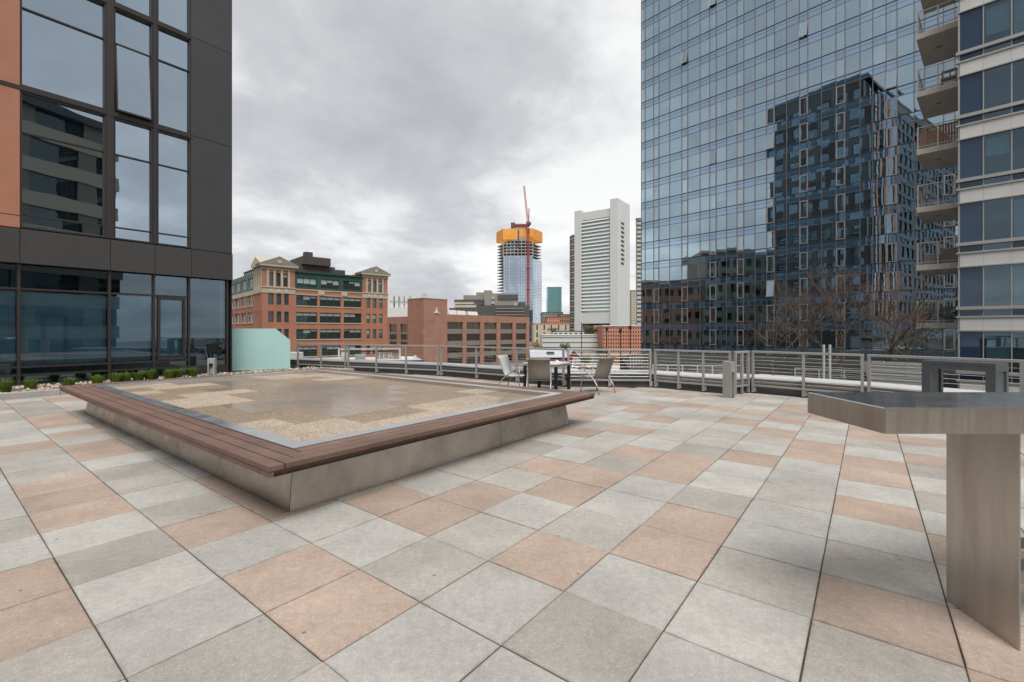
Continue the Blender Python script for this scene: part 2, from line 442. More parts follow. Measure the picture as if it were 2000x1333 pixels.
TYPES = {}
def row(j, i0, s):
    for k, c in enumerate(s): TYPES[(i0 + k, j)] = c
row(-6, -8, 'LGTLGTLG'); row(-5, -14, 'LGTLLLGLTTGLG')
row(-4, -15, 'LTGLGTTTLGLLG'); row(-4, -2, 'GLLG')
row(-3, -16, 'LTLTTLGGLGTLTTLLG')
row(-2, -5, 'LLGLGLG'); row(-1, -6, 'LTTGTLLGT')
row(0, -5, 'LTLGTGTT'); row(1, -6, 'LGGTLTLGG'); row(2, -6, 'GGTTLGLLT')
row(3, -6, 'GGLGTLGTL'); row(4, -6, 'LLGTTLLLG'); row(5, -6, 'GTLLGTLTL'); row(6, -6, 'LGTGLLTTG'); row(7, -6, 'TLLLGGTLT')
row(8, -6, 'GLTLLTLGL'); row(9, -6, 'LTLGTLGTT'); row(10, -6, 'TTLLGTLTL')
def gpt(i, j): return (G0[0] + TS * (i * TI[0] + j * TJ[0]), G0[1] + TS * (i * TI[1] + j * TJ[1]))
MATK = {'L': 'paver_light', 'G': 'paver_grey', 'T': 'paver_tan'}
hs = TS / 2 - 0.0033
pm = {k: mesh_of('paver', MB().bbox(-hs, hs, -hs, hs, -0.04, 0.0, 0.003), [MATK[k]]) for k in MATK}
cells = []
rg = random.Random(3)
base_poly = [(-1.944, 4.011), (0.971, 7.78), (-5.35, 12.67), (-8.27, 8.90)]
keep = off_poly(EDGE, 0.22) + [(10.2, -4.0), (-21.0, -4.0), KJ(-4, 0.06), KJ(11.2, 0.06)]
for i in range(-34, 22):
    for j in range(-18, 22):
        c = gpt(i + 0.5, j + 0.5)
        if not inside(c, keep): continue
        corners = [gpt(i, j), gpt(i + 1, j), gpt(i + 1, j + 1), gpt(i, j + 1)]
        if all(inside(q, base_poly) for q in corners): continue
        t = TYPES.get((i, j)) or rg.choice('LLLGGTT')
        if c[1] > 0.6 and any(abs(1000 + 897.3 * q[0] / max(q[1], 0.2) - 1000) < 1060 and 647 + 1424 / max(q[1], 0.2) < 1420 for q in corners):
            size = 1.0 / c[1] ** 3
        else: size = 0.0
        cells.append((size, i, j, c, t))
cells.sort(key=lambda a: -a[0])
ANG = math.atan2(TI[1], TI[0])
rest = MB((0, 0, 0), TI)
for n, (sz, i, j, c, t) in enumerate(cells):
    dz = rg.uniform(-0.0022, 0.0022)
    if n < 300:
        o = inst('paver', pm[t], terr, (c[0] + rg.uniform(-.0014, .0014), c[1] + rg.uniform(-.0014, .0014), dz), (rg.uniform(-.0022, .0022), rg.uniform(-.0022, .0022), ANG + rg.uniform(-.0025, .0025)))
    else:
        lx = c[0] * TI[0] + c[1] * TI[1]; ly = -c[0] * TI[1] + c[1] * TI[0]
        rest.m = 'LGT'.index(t)
        rest.bbox(lx - hs, lx + hs, ly - hs, ly + hs, -0.04, dz, 0.004)
obj('paver_field', rest, ['far_paver_light', 'far_paver_grey', 'far_paver_tan'], terr, kind='stuff')

# ================================================================== PARAPET ROUND THE TERRACE
par = thing('parapet', 'low dark parapet with pale metal coping round the terrace edge', 'parapet', (3.95, 12.88, 0))
inner = off_poly(EDGE, 0.06); inner2 = off_poly(EDGE, 0.02); mid = off_poly(EDGE, 0.35); outer = off_poly(EDGE, 1.05)
for k in range(len(EDGE) - 1):
    q = lambda A, B: [A[k], A[k + 1], B[k + 1], B[k]]
    obj('curb_panel', MB().prism(q(inner, mid), -0.02, 0.245), 'curb', par)
    fm = 'fascia' if k < 5 else 'fascia_tan'
    obj('fascia_strip', MB().prism(q(off_poly(EDGE, 0.03), mid), 0.25, 0.30), fm, par)
    obj('fascia_strip', MB().prism(q(off_poly(EDGE, 0.05), mid), 0.305, 0.362), fm, par)
    A, B = off_poly(EDGE, 0.015), outer
    g = 0.004
    def sh(P_, a, b, s):
        l = math.hypot(P_[b][0] - P_[a][0], P_[b][1] - P_[a][1]); w = s * g / l
        return (P_[a][0] + (P_[b][0] - P_[a][0]) * w, P_[a][1] + (P_[b][1] - P_[a][1]) * w)
    obj('coping', MB().prism([sh(A, k, k + 1, 1), sh(A, k + 1, k, 1), sh(B, k + 1, k, 1), sh(B, k, k + 1, 1)], 0.366, 0.392), 'cap' if k < 5 else 'cap_sunlit', par)  # right-hand runs get the coping colour with sunlight painted in
    obj('outer_wall', MB().prism(q(mid, off_poly(EDGE, 0.98)), -12.0, 0.36), 'concrete', par)

# ================================================================== RAILING SECTIONS
def railing(name, label, a, b, npost, zb=0.03, top=1.084, group='cable railing sections'):
    L_ = math.hypot(b[0] - a[0], b[1] - a[1]); d = ((b[0] - a[0]) / L_, (b[1] - a[1]) / L_)
    t = thing(name, label, 'railing', (a[0], a[1], 0), group)
    o = (a[0], a[1], 0)
    obj('top_rail', MB(o, d).bbox(0, L_, -0.032, 0.032, top - 0.05, top, 0.006), 'rail', t)
    obj('bottom_rail', MB(o, d).box(0.052, L_ - 0.052, -0.02, 0.02, 0.185, 0.235), 'rail', t)
    for k in range(npost):
        x = 0.025 + (L_ - 0.05) * k / (npost - 1)
        p = obj('post', MB(o, d).box(x - 0.025, x + 0.025, -0.03, 0.03, zb, top - 0.051), 'rail', t)
        obj('bracket', MB(o, d).box(x + 0.026, x + 0.07, 0.0, 0.058, zb + 0.02, zb + 0.15), 'rail', p)
        bo = MB(o, d)
        for zz_ in (0.07, 0.13):
            bo.tube([(x, -0.031, zb + zz_), (x, -0.037, zb + zz_)], 0.008, 6)
        obj('bolt', bo, 'fascia', p)
    for k in range(8):
        z = 0.31 + k * 0.089
        obj('cable', MB(o, d).tube([(0.05, 0, z), (L_ - 0.05, 0, z)], 0.0035, 5), 'cable', t)
    return t
def lerp(a, b, s): return (a[0] + (b[0] - a[0]) * s, a[1] + (b[1] - a[1]) * s)
def gap(a, b, g=0.05):
    l = math.hypot(b[0] - a[0], b[1] - a[1]); return lerp(a, b, g / l), lerp(b, a, g / l)
railing('cable_railing', 'grey cable railing section beside the frosted glass screen', *gap(P0, P1), 3)
railing('cable_railing', 'grey cable railing section in front of the gabled brick building', *gap(P1, P2), 4)
railing('cable_railing', 'grey cable railing section left of the dining table', *gap(P2, P3), 4)
railing('cable_railing', 'grey cable railing section behind the right dining chair', *gap(P3, P4), 3)
railing('cable_railing', 'grey cable railing section behind the bollard with three wide bays', *gap(P4, P5), 4)
railing('cable_railing', 'short returning grey railing section right of the bollard', *gap(P5, P6), 3)
railing('cable_railing', 'grey cable railing section between bollard and steel table corner', *gap(P6, P8), 3)
railing('cable_railing', 'grey cable railing section behind the slate bar table', *gap(P8, P9, .02), 2)
railing('cable_railing', 'grey cable railing section past the right end of the steel table', *gap(P9, P10, .02), 3)

# ================================================================== RAISED BASIN WITH WOODEN RIM
ou = (-1.944, 4.011)                       # front bottom corner of the steel base
BI, BJ = 8.0, 4.77                         # base size along i (towards the left building) and j
bo_ = (ou[0], ou[1], 0)
bd = TJ                                    # local x along j, local y along -i
basin = thing('raised_basin', 'low raised pebble basin with dark wooden rim on a steel base', 'basin', bo_)
def bmb(): return MB(bo_, bd)
tp = 0.06
fr = bmb()
fr.add([(0, 0, 0.002), (BJ, 0, 0.002), (BJ, BI, 0.002), (0, BI, 0.002), (tp, tp, 0.434), (BJ - tp, tp, 0.434), (BJ - tp, BI - tp, 0.434), (tp, BI - tp, 0.434)],
       [(1, 2, 6, 5), (2, 3, 7, 6)])
obj('base_core', fr, 'steel', basin)
def side_panels(face, cuts):
    for a, b in zip(cuts, cuts[1:]):
        m_ = bmb(); g = 0.003
        if face == 'right':
            f = lambda x, z: (x, tp * z / 0.434, z)
            xa, xb = a + g, b - g
            ta, tb = (tp if a == cuts[0] else 0), (tp if b == cuts[-1] else 0)
            m_.quad(f(xa, 0.002), f(xb, 0.002), (xb - tb, tp, 0.434), (xa + ta, tp, 0.434))
        else:
            ta, tb = (tp if a == cuts[0] else 0), (tp if b == cuts[-1] else 0)
            m_.quad((0, b - g, 0.002), (0, a + g, 0.002), (tp, a + g + ta, 0.434), (tp, b - g - tb, 0.434))
        obj('base_panel', m_, 'steel', basin)
side_panels('right', [0, 2.95, BJ]); side_panels('left', [0, 4.0, BI])
OV, DW, EW = 0.32, 0.39, 0.16              # overhang, deck width, steel edging width
x0, x1, y0, y1 = -OV, BJ + OV, -OV, BI + OV
obj('deck_underside', bmb().box(x0 + .02, x1 - .02, y0 + .02, y1 - .02, 0.437, 0.441), 'shadow_gap', basin)
bw, gp = DW / 3, 0.013
ZT, ZB = 0.531, 0.489
def board(a0, a1, b0, b1, mat, cuts=()):
    long_x = (a1 - a0) > (b1 - b0)
    lo, hi = (a0, a1) if long_x else (b0, b1)
    cs = [lo] + [c for c in cuts if lo < c < hi] + [hi]
    for p_, q_ in zip(cs, cs[1:]):
        p_, q_ = p_ + gp / 2, q_ - gp / 2
        dz = rg.uniform(-.001, .001)
        if long_x: obj('deck_board', bmb().bbox(p_, q_, b0 + gp / 2, b1 - gp / 2, ZB, ZT + dz, 0.004), mat, basin)
        else: obj('deck_board', bmb().bbox(a0 + gp / 2, a1 - gp / 2, p_, q_, ZB, ZT + dz, 0.004), mat, basin)
for k in range(3):
    e_, f_ = k * bw, (k + 1) * bw
    board(x0 + e_, x0 + f_, y0 + e_, y1 - e_, 'wood_i', (1.9 + 0.01 * k, 5.3))            # side facing the viewer's left
    board(x1 - f_, x1 - e_, y0 + e_, y1 - e_, 'wood_i', (3.1, 6.2))                       # far side
    board(x0 + f_, x1 - f_, y0 + e_, y0 + f_, 'wood_j', (2.05,))                          # right side
    board(x0 + f_, x1 - f_, y1 - f_, y1 - e_, 'wood_j', (2.6,))                           # side by the building
for a, b in ((y0 + .012, 1.9), (1.906, 5.3), (5.306, y1 - .012)):
    obj('fascia_board', bmb().box(x0 + .012, x0 + .045, a, b, 0.440, 0.484), 'wood_i', basin)
    obj('fascia_board', bmb().box(x1 - .045, x1 - .012, a, b, 0.440, 0.484), 'wood_i', basin)
for a, b in ((x0 + .048, 2.05), (2.056, x1 - .048)):
    obj('fascia_board', bmb().box(a, b, y0 + .045, y0 + .078, 0.440, 0.484), 'wood_j', basin)
    obj('fascia_board', bmb().box(a, b, y1 - .045, y1 - .012, 0.440, 0.484), 'wood_j', basin)
ix0, ix1, iy0, iy1 = x0 + DW, x1 - DW, y0 + DW, y1 - DW
jx0, jx1, jy0, jy1 = ix0 + EW, ix1 - EW, iy0 + EW, iy1 - EW
ZE = 0.538
for quad_ in ([(ix0, iy0), (ix1, iy0), (jx1, jy0), (jx0, jy0)], [(ix1, iy0), (ix1, iy1), (jx1, jy1), (jx1, jy0)],
              [(ix1, iy1), (ix0, iy1), (jx0, jy1), (jx1, jy1)], [(ix0, iy1), (ix0, iy0), (jx0, jy0), (jx0, jy1)]):
    obj('steel_edging', bmb().prism(quad_, 0.40, ZE), 'steel_edge', basin)

def pebble_mat(name, a, b, rough, gain):
    m, N, L = newmat(name); bs = bsdf_of(m)
    g = N.new('ShaderNodeNewGeometry')
    vo = N.new('ShaderNodeTexVoronoi'); vo.inputs['Scale'].default_value = 48
    L.new(g.outputs['Position'], vo.inputs['Vector'])
    r = N.new('ShaderNodeSeparateColor'); L.new(vo.outputs['Color'], r.inputs[0])
    c = mixcol(N, L, r.outputs[0], a, b)
    d = remap(N, L, vo.outputs['Distance'], 0.25, 0.75, 1.08, 0.6)
    lg = remap(N, L, noise(N, L, g.outputs['Position'], 1.1, 5), 0.3, 0.7, 0.85, 1.15)
    mm = N.new('ShaderNodeMath'); mm.operation = 'MULTIPLY'; L.new(d, mm.inputs[0]); L.new(lg, mm.inputs[1])
    L.new(mulcol(N, L, c, mm.outputs[0]), bs.inputs['Base Color'])
    bs.inputs['Roughness'].default_value = rough; bs.inputs['Coat Weight'].default_value = gain
    bs.inputs['Coat Roughness'].default_value = 0.10
    bump(N, L, bs, vo.outputs['Distance'], 0.25, -0.006)
    return m
M['pebble_dry'] = pebble_mat('pebble_slab_dry', (0.37, 0.285, 0.205), (0.46, 0.385, 0.305), 0.75, 0.0)
M['pebble_mid'] = pebble_mat('pebble_slab_damp', (0.25, 0.175, 0.11), (0.31, 0.24, 0.17), 0.65, 0.03)
M['pebble_wet'] = pebble_mat('pebble_slab_wet', (0.225, 0.16, 0.10), (0.27, 0.21, 0.155), 0.40, 0.36)
# pattern of pale and dark slabs, one row per slab row counted from the right-hand rim (y) and from the near-left rim (x)
PAT = ['DDDDDDWM', 'DDMMDDDM', 'DMWWMMMD', 'MMWWWMMM', 'MWWWWWMM', 'MWWWWWWM', 'DDWWWWMM', 'DDMWWWMM', 'MDDMWMMM', 'MMWMWMDD', 'DMMWMMMD', 'MDDWMDDD', 'DDWWMDDM']
nx_, ny_ = 8, 13
sx_, sy_ = (jx1 - jx0) / nx_, (jy1 - jy0) / ny_
for b in range(ny_):
    for a in range(nx_):
        k = {'D': 'pebble_dry', 'M': 'pebble_mid', 'W': 'pebble_wet'}[PAT[b][a]]
        obj('pebble_slab', bmb().box(jx0 + a * sx_ + .0015, jx0 + (a + 1) * sx_ - .0015, jy0 + b * sy_ + .0015, jy0 + (b + 1) * sy_ - .0015, 0.44, 0.478 + rg.uniform(-.001, .001)), k, basin)

# ================================================================== LEFT BUILDING (dark panels, terracotta, glass)
LO = (-13.42, 11.83, 0.0)
lb = thing('apartment_building', 'tall dark panelled building with large windows beside the terrace', 'building', LO)
def lmb(): return MB(LO, TJ)
TL, TR = -78.0, 5.68              # extent of the facade along j
TOP = 56.0
# bays of windows repeat to the left of the frame
bays = []
for shift in (0.0, -5.2, -10.4):
    bays.append((0.51 + shift, 2.27 + shift)); bays.append((2.44 + shift, 3.40 + shift)); bays.append((3.50 + shift, 4.43 + shift))
floors = [(4.33, 8.12)] + [(8.12 + 3.3 * k, 8.12 + 3.3 * (k + 1)) for k in range(14)]
# body
bod = lmb()
bod.box(TL, TR - 0.4, 1.2, 19.0, -12, TOP - 0.2)
obj('core', bod, 'interior', lb)
sidew = lmb()
ops = []
for k in range(15):
    z = 0.8 + 3.55 * k
    for q in range(6): ops.append((1.2 + q * 3.0, 3.2 + q * 3.0, z, z + 2.2))
s2 = MB(lmb().P(TR, 0, 0), (-TI[0], -TI[1]))
s2.wall(0.0, 19.0, -12, TOP, ops, 0.0, 0.2)
obj('side_wall', s2, 'dark_panel', lb)
s3 = MB(lmb().P(TR, 0, 0), (-TI[0], -TI[1]))
s3.box(0.3, 18.8, 0.22, 0.26, -11, TOP - 0.3)
obj('side_glazing', s3, 'glass_low', lb)
obj('roof', lmb().box(TL - .1, TR + .1, -0.1, 19.1, TOP, TOP + 0.5), 'dark_panel', lb)
# corner panels and piers
for fa, fb in [(3.40, 4.33)] + floors:
    if fb > 4.4:
        obj('facade_panel', lmb().box(4.43, TR, 0.0, 0.25, fa + .008, fb - .008), 'dark_panel', lb)
        for shift in (0.0, -5.2, -10.4):
            top2 = fb
            obj('terracotta_panel', lmb().box(-0.70 + shift, 0.51 + shift, 0.0, 0.25, fa + .01 + (0.33 if fa < 4.5 else 0), top2 - .11), 'terracotta', lb)
            if fa < 4.5: obj('terracotta_panel', lmb().box(-0.70 + shift, 0.51 + shift, 0.0, 0.25, fa + .01, fa + 0.32), 'terracotta', lb)
            obj('floor_trim', lmb().box(-0.72 + shift, 0.51 + shift, -0.012, 0.2, top2 - .10, top2 - .01), 'frame_dark', lb)
# dark band between ground floor and the windows above
cuts = [TL, -5.2, -2.8, -0.03, 0.51, 2.36, 3.44, 4.44, TR + 0.02]
for a, b in zip(cuts, cuts[1:]):
    obj('band_panel', lmb().box(a + .006, b - .006, -0.015, 0.25, 3.40, 4.315), 'dark_band', lb)
# windows of the upper floors
def window(a, b, z0, z1, bars, parent, zpanes=None, ajar=False, glass='glass_left'):
    w = 0.045
    fr_ = lmb()
    fr_.box(a, a + w, 0.02, 0.20, z0, z1); fr_.box(b - w, b, 0.02, 0.20, z0, z1)
    fr_.box(a + w, b - w, 0.02, 0.20, z0, z0 + w); fr_.box(a + w, b - w, 0.02, 0.20, z1 - w, z1)
    zs = [z0 + w] + bars + [z1 - w]
    for z in bars: fr_.box(a + w, b - w, 0.075, 0.20, z - .018, z + .018)
    wd = obj('window', fr_, 'frame_dark', parent)
    for k, (p, q) in enumerate(zip(zs, zs[1:])):
        p2, q2 = p + (.018 if k else 0) + .002, q - (.018 if k < len(zs) - 2 else 0) - .002
        g = lmb()
        tl = rg.uniform(-.004, .004)
        if ajar and k == 0:
            g.box(a + w + .01, b - w - .01, 0.118, 0.132, p2, q2)
            pn = obj('pane', MB(), glass, wd)
            gg = lmb(); gg.quad((a + w + .01, -.10, p2), (b - w - .01, -.10, p2), (b - w - .01, .10, q2), (a + w + .01, .10, q2))
            sash = lmb()
            for xx in (a + w + .003, b - w - .038): sash.add([(xx, -.115, p2), (xx + .035, -.115, p2), (xx + .035, .085, q2), (xx, .085, q2), (xx, -.085, p2), (xx + .035, -.085, p2), (xx + .035, .115, q2), (xx, .115, q2)], [(0, 1, 2, 3), (1, 5, 6, 2), (5, 4, 7, 6), (4, 0, 3, 7), (0, 4, 5, 1)])
            sash.box(a + w + .04, b - w - .04, -.115, -.08, p2, p2 + .05)
            pn.data = mesh_of('pane', gg, glass, wo(wd)); obj('sash', sash, 'frame_dark', wd)
        else:
            g.quad((a + w, 0.13 + tl, p2), (b - w, 0.13 - tl, p2), (b - w, 0.13 - tl, q2), (a + w, 0.13 + tl, q2))
            obj('pane', g, glass, wd)
    return wd
for n, (fa, fb) in enumerate(floors):
    for m_, (a, b) in enumerate(bays):
        if n > 3 and m_ > 2: continue
        z0_, z1_ = fa + .02, fb - .10
        if n == 0: bars = [4.72, 6.92]
        else: bars = [z1_ - 1.05]
        window(a, b, z0_, z1_, bars, lb, ajar=(n == 1 and m_ == 1))
        if m_ in (1, 2) and n < 6:
            pass
    for (a, b) in [(2.27, 2.44), (3.40, 3.50)] + [(x - 5.2, y - 5.2) for x, y in ((2.27, 2.44), (3.40, 3.50))]:
        obj('mullion', lmb().box(a, b, -0.01, 0.24, fa + .02, fb - .10), 'frame_dark', lb)
    obj('spandrel_beam', lmb().box(0.51, 4.43, -0.014, 0.24, fb - .099, fb + .018), 'frame_dark', lb)
obj('back_wall', lmb().box(TL + .1, TR - .5, 0.9, 0.95, 4.5, TOP - 1), 'interior', lb)
# blinds and pale ceilings seen through the upper panes
for n in range(3):
    fa, fb = floors[n]
    obj('ceiling', lmb().box(0.3, 4.5, 0.26, 0.88, fb - .5, fb - .46), 'film', lb)
# facade left of the frame
obj('facade_wall', lmb().wall(TL, -11.1, 4.34, TOP - .01, [(TL + 1 + 3.4 * q, TL + 3.4 + 3.4 * q, fa + .5, fb - .4) for q in range(19) for fa, fb in floors], 0.0, 0.2), 'dark_panel', lb)
obj('upper_glazing', lmb().box(TL + .1, -11.2, 0.21, 0.23, 4.4, TOP - .3), 'glass_low', lb)
obj('upper_glazing', lmb().box(-11.0, -0.72, 0.14, 0.16, floors[4][0], TOP - .3), 'glass_left', lb)
for sx in (-0.75, -5.95): obj('mullion', lmb().box(sx - .03, sx + .05, 0.02, 0.24, 4.34, TOP - .02), 'frame_dark', lb)
# ground floor glazing, set back under the band
gf = 0.12
gcols = [-13.6, -9.0, -4.6, -2.2, 0.47, 2.34, 3.42, 4.36, 5.56]
gcols = [TL, -21.0, -9.0, -4.6, -2.0, 0.50, 2.36, 3.44, 4.40, 5.56]
for k, c in enumerate(gcols):
    obj('mullion', lmb().box(c - .03, c + .03, gf - .05, gf + .10, 0.16, 3.395), 'frame_dark', lb)
for k, (a, b) in enumerate(zip(gcols, gcols[1:])):
    a2, b2 = a + .03, b - .03
    last = k == len(gcols) - 2
    w_ = lmb()
    bars = [] if last else [0.40, 0.62, 2.72]
    for z in bars: w_.box(a2, b2, gf - .03 if z != .40 else gf - .005, gf + .08, z - .028, z + .028)
    if k == len(gcols) - 3:
        w_.box(a2 + .07, a2 + .14, gf - .045, gf - .002, 0.66, 2.68); w_.box(b2 - .14, b2 - .07, gf - .045, gf - .002, 0.66, 2.68)
        w_.box(a2 + .14, b2 - .14, gf - .045, gf - .002, 0.66, 0.74); w_.box(a2 + .14, b2 - .14, gf - .045, gf - .002, 2.60, 2.68)
    if bars: wd = obj('window', w_, 'frame_dark', lb)
    else: wd = obj('corner_window', lmb().box(a2, b2, gf - .02, gf + .08, 0.16, 0.42), 'frame_dark', lb)
    zs = [0.16] + bars + [3.39]
    for p, q in zip(zs, zs[1:]):
        tl = rg.uniform(-.004, .004)
        obj('pane', lmb().quad((a2, gf + .03 + tl, p + .03), (b2, gf + .03 - tl, p + .03), (b2, gf + .03 - tl, q - .03), (a2, gf + .03 + tl, q - .03)), 'glass_low', wd)
    if 4 <= k <= 7: obj('film_sheet', lmb().quad((a2 + .02, gf + .14, 0.66), (b2 - .02, gf + .14, 0.66), (b2 - .02, gf + .14, 2.66), (a2 + .02, gf + .14, 2.66)), 'film', wd)
obj('plinth', lmb().box(TL, 5.58, gf - .07, gf + .3, -0.02, 0.155), 'dark_band', lb)
obj('corner_post', lmb().box(5.56, 5.60, gf - .02, 0.4, 0.155, 3.395), 'frame_dark', lb)
obj('rear_wall', lmb().box(TL, 5.4, 1.15, 1.19, 0.0, 3.4), 'interior', lb)
# interior things behind the ground-floor panes: leaning white frame and tape
inr = lmb()
for a, b, c, d in ((0.95, 1.03, 0.7, 2.05), (1.40, 1.48, 0.7, 2.05), (1.03, 1.40, 1.97, 2.05)): inr.box(a, b, gf + .10, gf + .13, c, d)
obj('inner_frame', inr, 'blind', lb)

# ================================================================== PLANTING BED
bed = obj('planting_bed', MB((CURB0[0], CURB0[1], 0), TJ).box(-5, 11.0, 0.16, 2.10, -0.02, 0.115), 'soil')
tag(bed, 'narrow gravel planting bed at the foot of the dark building', 'planting bed', kind='structure')
kb = thing('planter_kerb', 'low concrete kerb edging the gravel bed', 'kerb', (CURB0[0], CURB0[1], 0))
for a in range(-5, 11, 2):
    obj('kerb_stone', MB((CURB0[0], CURB0[1], 0), TJ).bbox(a + .004, a + 1.996, 0.0, 0.155, -0.02, 0.15, 0.01), 'concrete', kb)
gr = MB((CURB0[0], CURB0[1], 0), TJ)
rs = random.Random(11)
for k in range(1500):
    x, y, r = rs.uniform(-3, 10), rs.uniform(0.19, 2.02), rs.uniform(0.018, 0.042)
    z = 0.115 + rs.uniform(0, 0.022); gr.m = rs.random() < 0.45
    a = rs.uniform(0, 6.28); s1, s2_ = r * rs.uniform(.8, 1.4), r * rs.uniform(.6, 1)
    ring = [(x + math.cos(a + q * 1.047) * (s1 if q % 3 else s2_), y + math.sin(a + q * 1.047) * (s1 if q % 2 else s2_)) for q in range(6)]
    pts = [(p[0], p[1], z) for p in ring] + [(x + (p[0] - x) * .6, y + (p[1] - y) * .6, z + r * .55) for p in ring]
    gr.add(pts, [(q, (q + 1) % 6, 6 + (q + 1) % 6, 6 + q) for q in range(6)] + [(6, 7, 8, 9, 10, 11)])
tag(obj('river_gravel', gr, ['stone_a', 'stone_b'], None, True), 'tan and pale river stones filling the planting bed', 'gravel', kind='stuff')
# grass clumps
def clump(x, y, h, n, label):
    base = MB((CURB0[0], CURB0[1], 0), TJ).P(x, y, 0.12)
    mb = MB(base)
    r = random.Random(int(x * 991 + y * 77))
    for k in range(n):
        a = r.uniform(0, 6.28); rad = r.uniform(0, .11); px, py = math.cos(a) * rad, math.sin(a) * rad
        out = r.uniform(.03, .17) * h / .25; hh = h * r.uniform(.4, 1.2); w = r.uniform(.004, .008)
        dx, dy = math.cos(a + r.uniform(-.6, .6)), math.sin(a + r.uniform(-.6, .6)); nx, ny = -dy * w, dx * w
        p = [(px, py, 0), (px + dx * out * .35, py + dy * out * .35, hh * .7), (px + dx * out, py + dy * out, hh * r.uniform(.75, 1.0))]
        mb.add([(p[0][0] - nx, p[0][1] - ny, 0), (p[0][0] + nx, p[0][1] + ny, 0), (p[1][0] + nx, p[1][1] + ny, p[1][2]), (p[1][0] - nx, p[1][1] - ny, p[1][2]), p[2]], [(0, 1, 2, 3), (3, 2, 4)])
    t = thing('grass_clump', label, 'grass', base, 'ornamental grass clumps along the gravel bed')
    obj('blades', mb, 'grass', t)
for x, y, h, n, lab in ((0.11, 0.55, 0.3, 520, 'green grass clump at the left edge of the photo beside the kerb'),
                        (0.6, 1.1, 0.24, 380, 'green grass clump second from the left, alone on the gravel'),
                        (1.32, 1.15, 0.22, 300, 'green grass clump behind the far left corner of the basin rim'),
                        (1.9, 1.2, 0.25, 380, 'small green grass clump fourth from the left'),
                        (2.29, 1.15, 0.27, 460, 'wide green grass clump fifth from the left'),
                        (2.52, 1.25, 0.27, 400, 'green grass clump sixth from the left, behind the wide one'),
                        (2.82, 1.2, 0.27, 460, 'bright green grass clump left of the dark uplight'),
                        (3.1, 1.25, 0.31, 460, 'tallest green grass clump right beside the dark uplight'),
                        (3.6, 1.3, 0.28, 420, 'green grass clump right of the dark uplight'),
                        (3.85, 1.4, 0.3, 420, 'paler green grass clump second from the small bollard'),
                        (4.25, 1.4, 0.31, 460, 'green grass clump nearest the small bollard')):
    clump(x, y, h, n, lab)
ul = thing('ground_uplight', 'small black uplight between two grass clumps', 'light', MB((CURB0[0], CURB0[1], 0), TJ).P(3.24, 1.15, .115))
obj('lamp_body', MB(wo(ul)).tube([(0, 0, 0.0), (0, 0, .11), (.02, 0, .17)], .05, 10, .065), 'black_metal', ul)
obj('stake', MB(wo(ul)).tube([(0, 0, -.05), (0, 0, 0.0)], .012, 6), 'black_metal', ul)

# ================================================================== BOLLARD LIGHTS
def bollard(x, y, h, w, d, z0, label):
    t = thing('bollard_light', label, 'bollard', (x, y, z0), 'square metal bollard lights')
    o = (x, y, z0); q = w / 2
    hh = h * 0.29
    obj('head', MB(o, d).bbox(-q, q, -q, q, h - hh, h, .006), 'bollard', t)
    for s_ in (-1, 1):
        a, b = sorted((s_ * q, s_ * (q - w * .20)))
        obj('cheek', MB(o, d).box(a, b, -q, q, 0.0, h - hh - .001), 'bollard', t)
    obj('back_plate', MB(o, d).box(-q + w * .20, q - w * .20, q * .5, q, 0.0, h - hh - .001), 'bollard', t)
    m_ = MB(o, d); a = q - w * .20 - .001
    m_.quad((-a, q * .48, h - hh - .01), (a, q * .48, h - hh - .01), (a, -q * .95, 0.06), (-a, -q * .95, 0.06))
    m_.quad((-a, -q * .95, 0.0), (a, -q * .95, 0.0), (a, -q * .95, 0.06), (-a, -q * .95, 0.06))
    obj('reflector', m_, 'bollard_dark', t)
    obj('lamp_lens', MB(o, d).box(-a, a, -q * .7, q * .4, h - hh - .006, h - hh - .001), 'table_white', t)
bollard(5.17, 10.95, 0.86, 0.20, (0.80, 0.60), 0.0, 'square grey metal bollard light standing in front of the railing corner')
pb = MB((CURB0[0], CURB0[1], 0), TJ).P(4.77, 1.30, .115)
bollard(pb[0], pb[1], 0.58, 0.20, (0.97, 0.24), 0.115, 'small grey bollard light in the gravel bed by the building corner')

# ================================================================== FROSTED GLASS SCREEN
ga, gb = (-10.42, 17.0), (-8.74, 18.1)
gl = thing('glass_screen', 'pale teal frosted glass screen with a clipped top corner', 'screen', (ga[0], ga[1], 0))
Lg = math.hypot(gb[0] - ga[0], gb[1] - ga[1]); gd = (gb[0] - ga[0], gb[1] - ga[1])
obj('glass_panel', MB((ga[0], ga[1], 0), gd).yprism([(0, .1), (Lg, .1), (Lg, 1.22), (Lg * .745, 1.665), (0, 1.665)], 0, .02), 'frost', gl)
obj('polished_edge', MB((ga[0], ga[1], 0), gd).yprism([(0, 1.666), (Lg * .745, 1.666), (Lg + .002, 1.221), (Lg + .002, 1.236), (Lg * .748, 1.682), (0, 1.682)], .001, .019), 'frost_edge', gl)
obj('base_shoe', MB((ga[0], ga[1], 0), gd).box(0, Lg, -.05, .07, 0.0, .12), 'rail', gl)

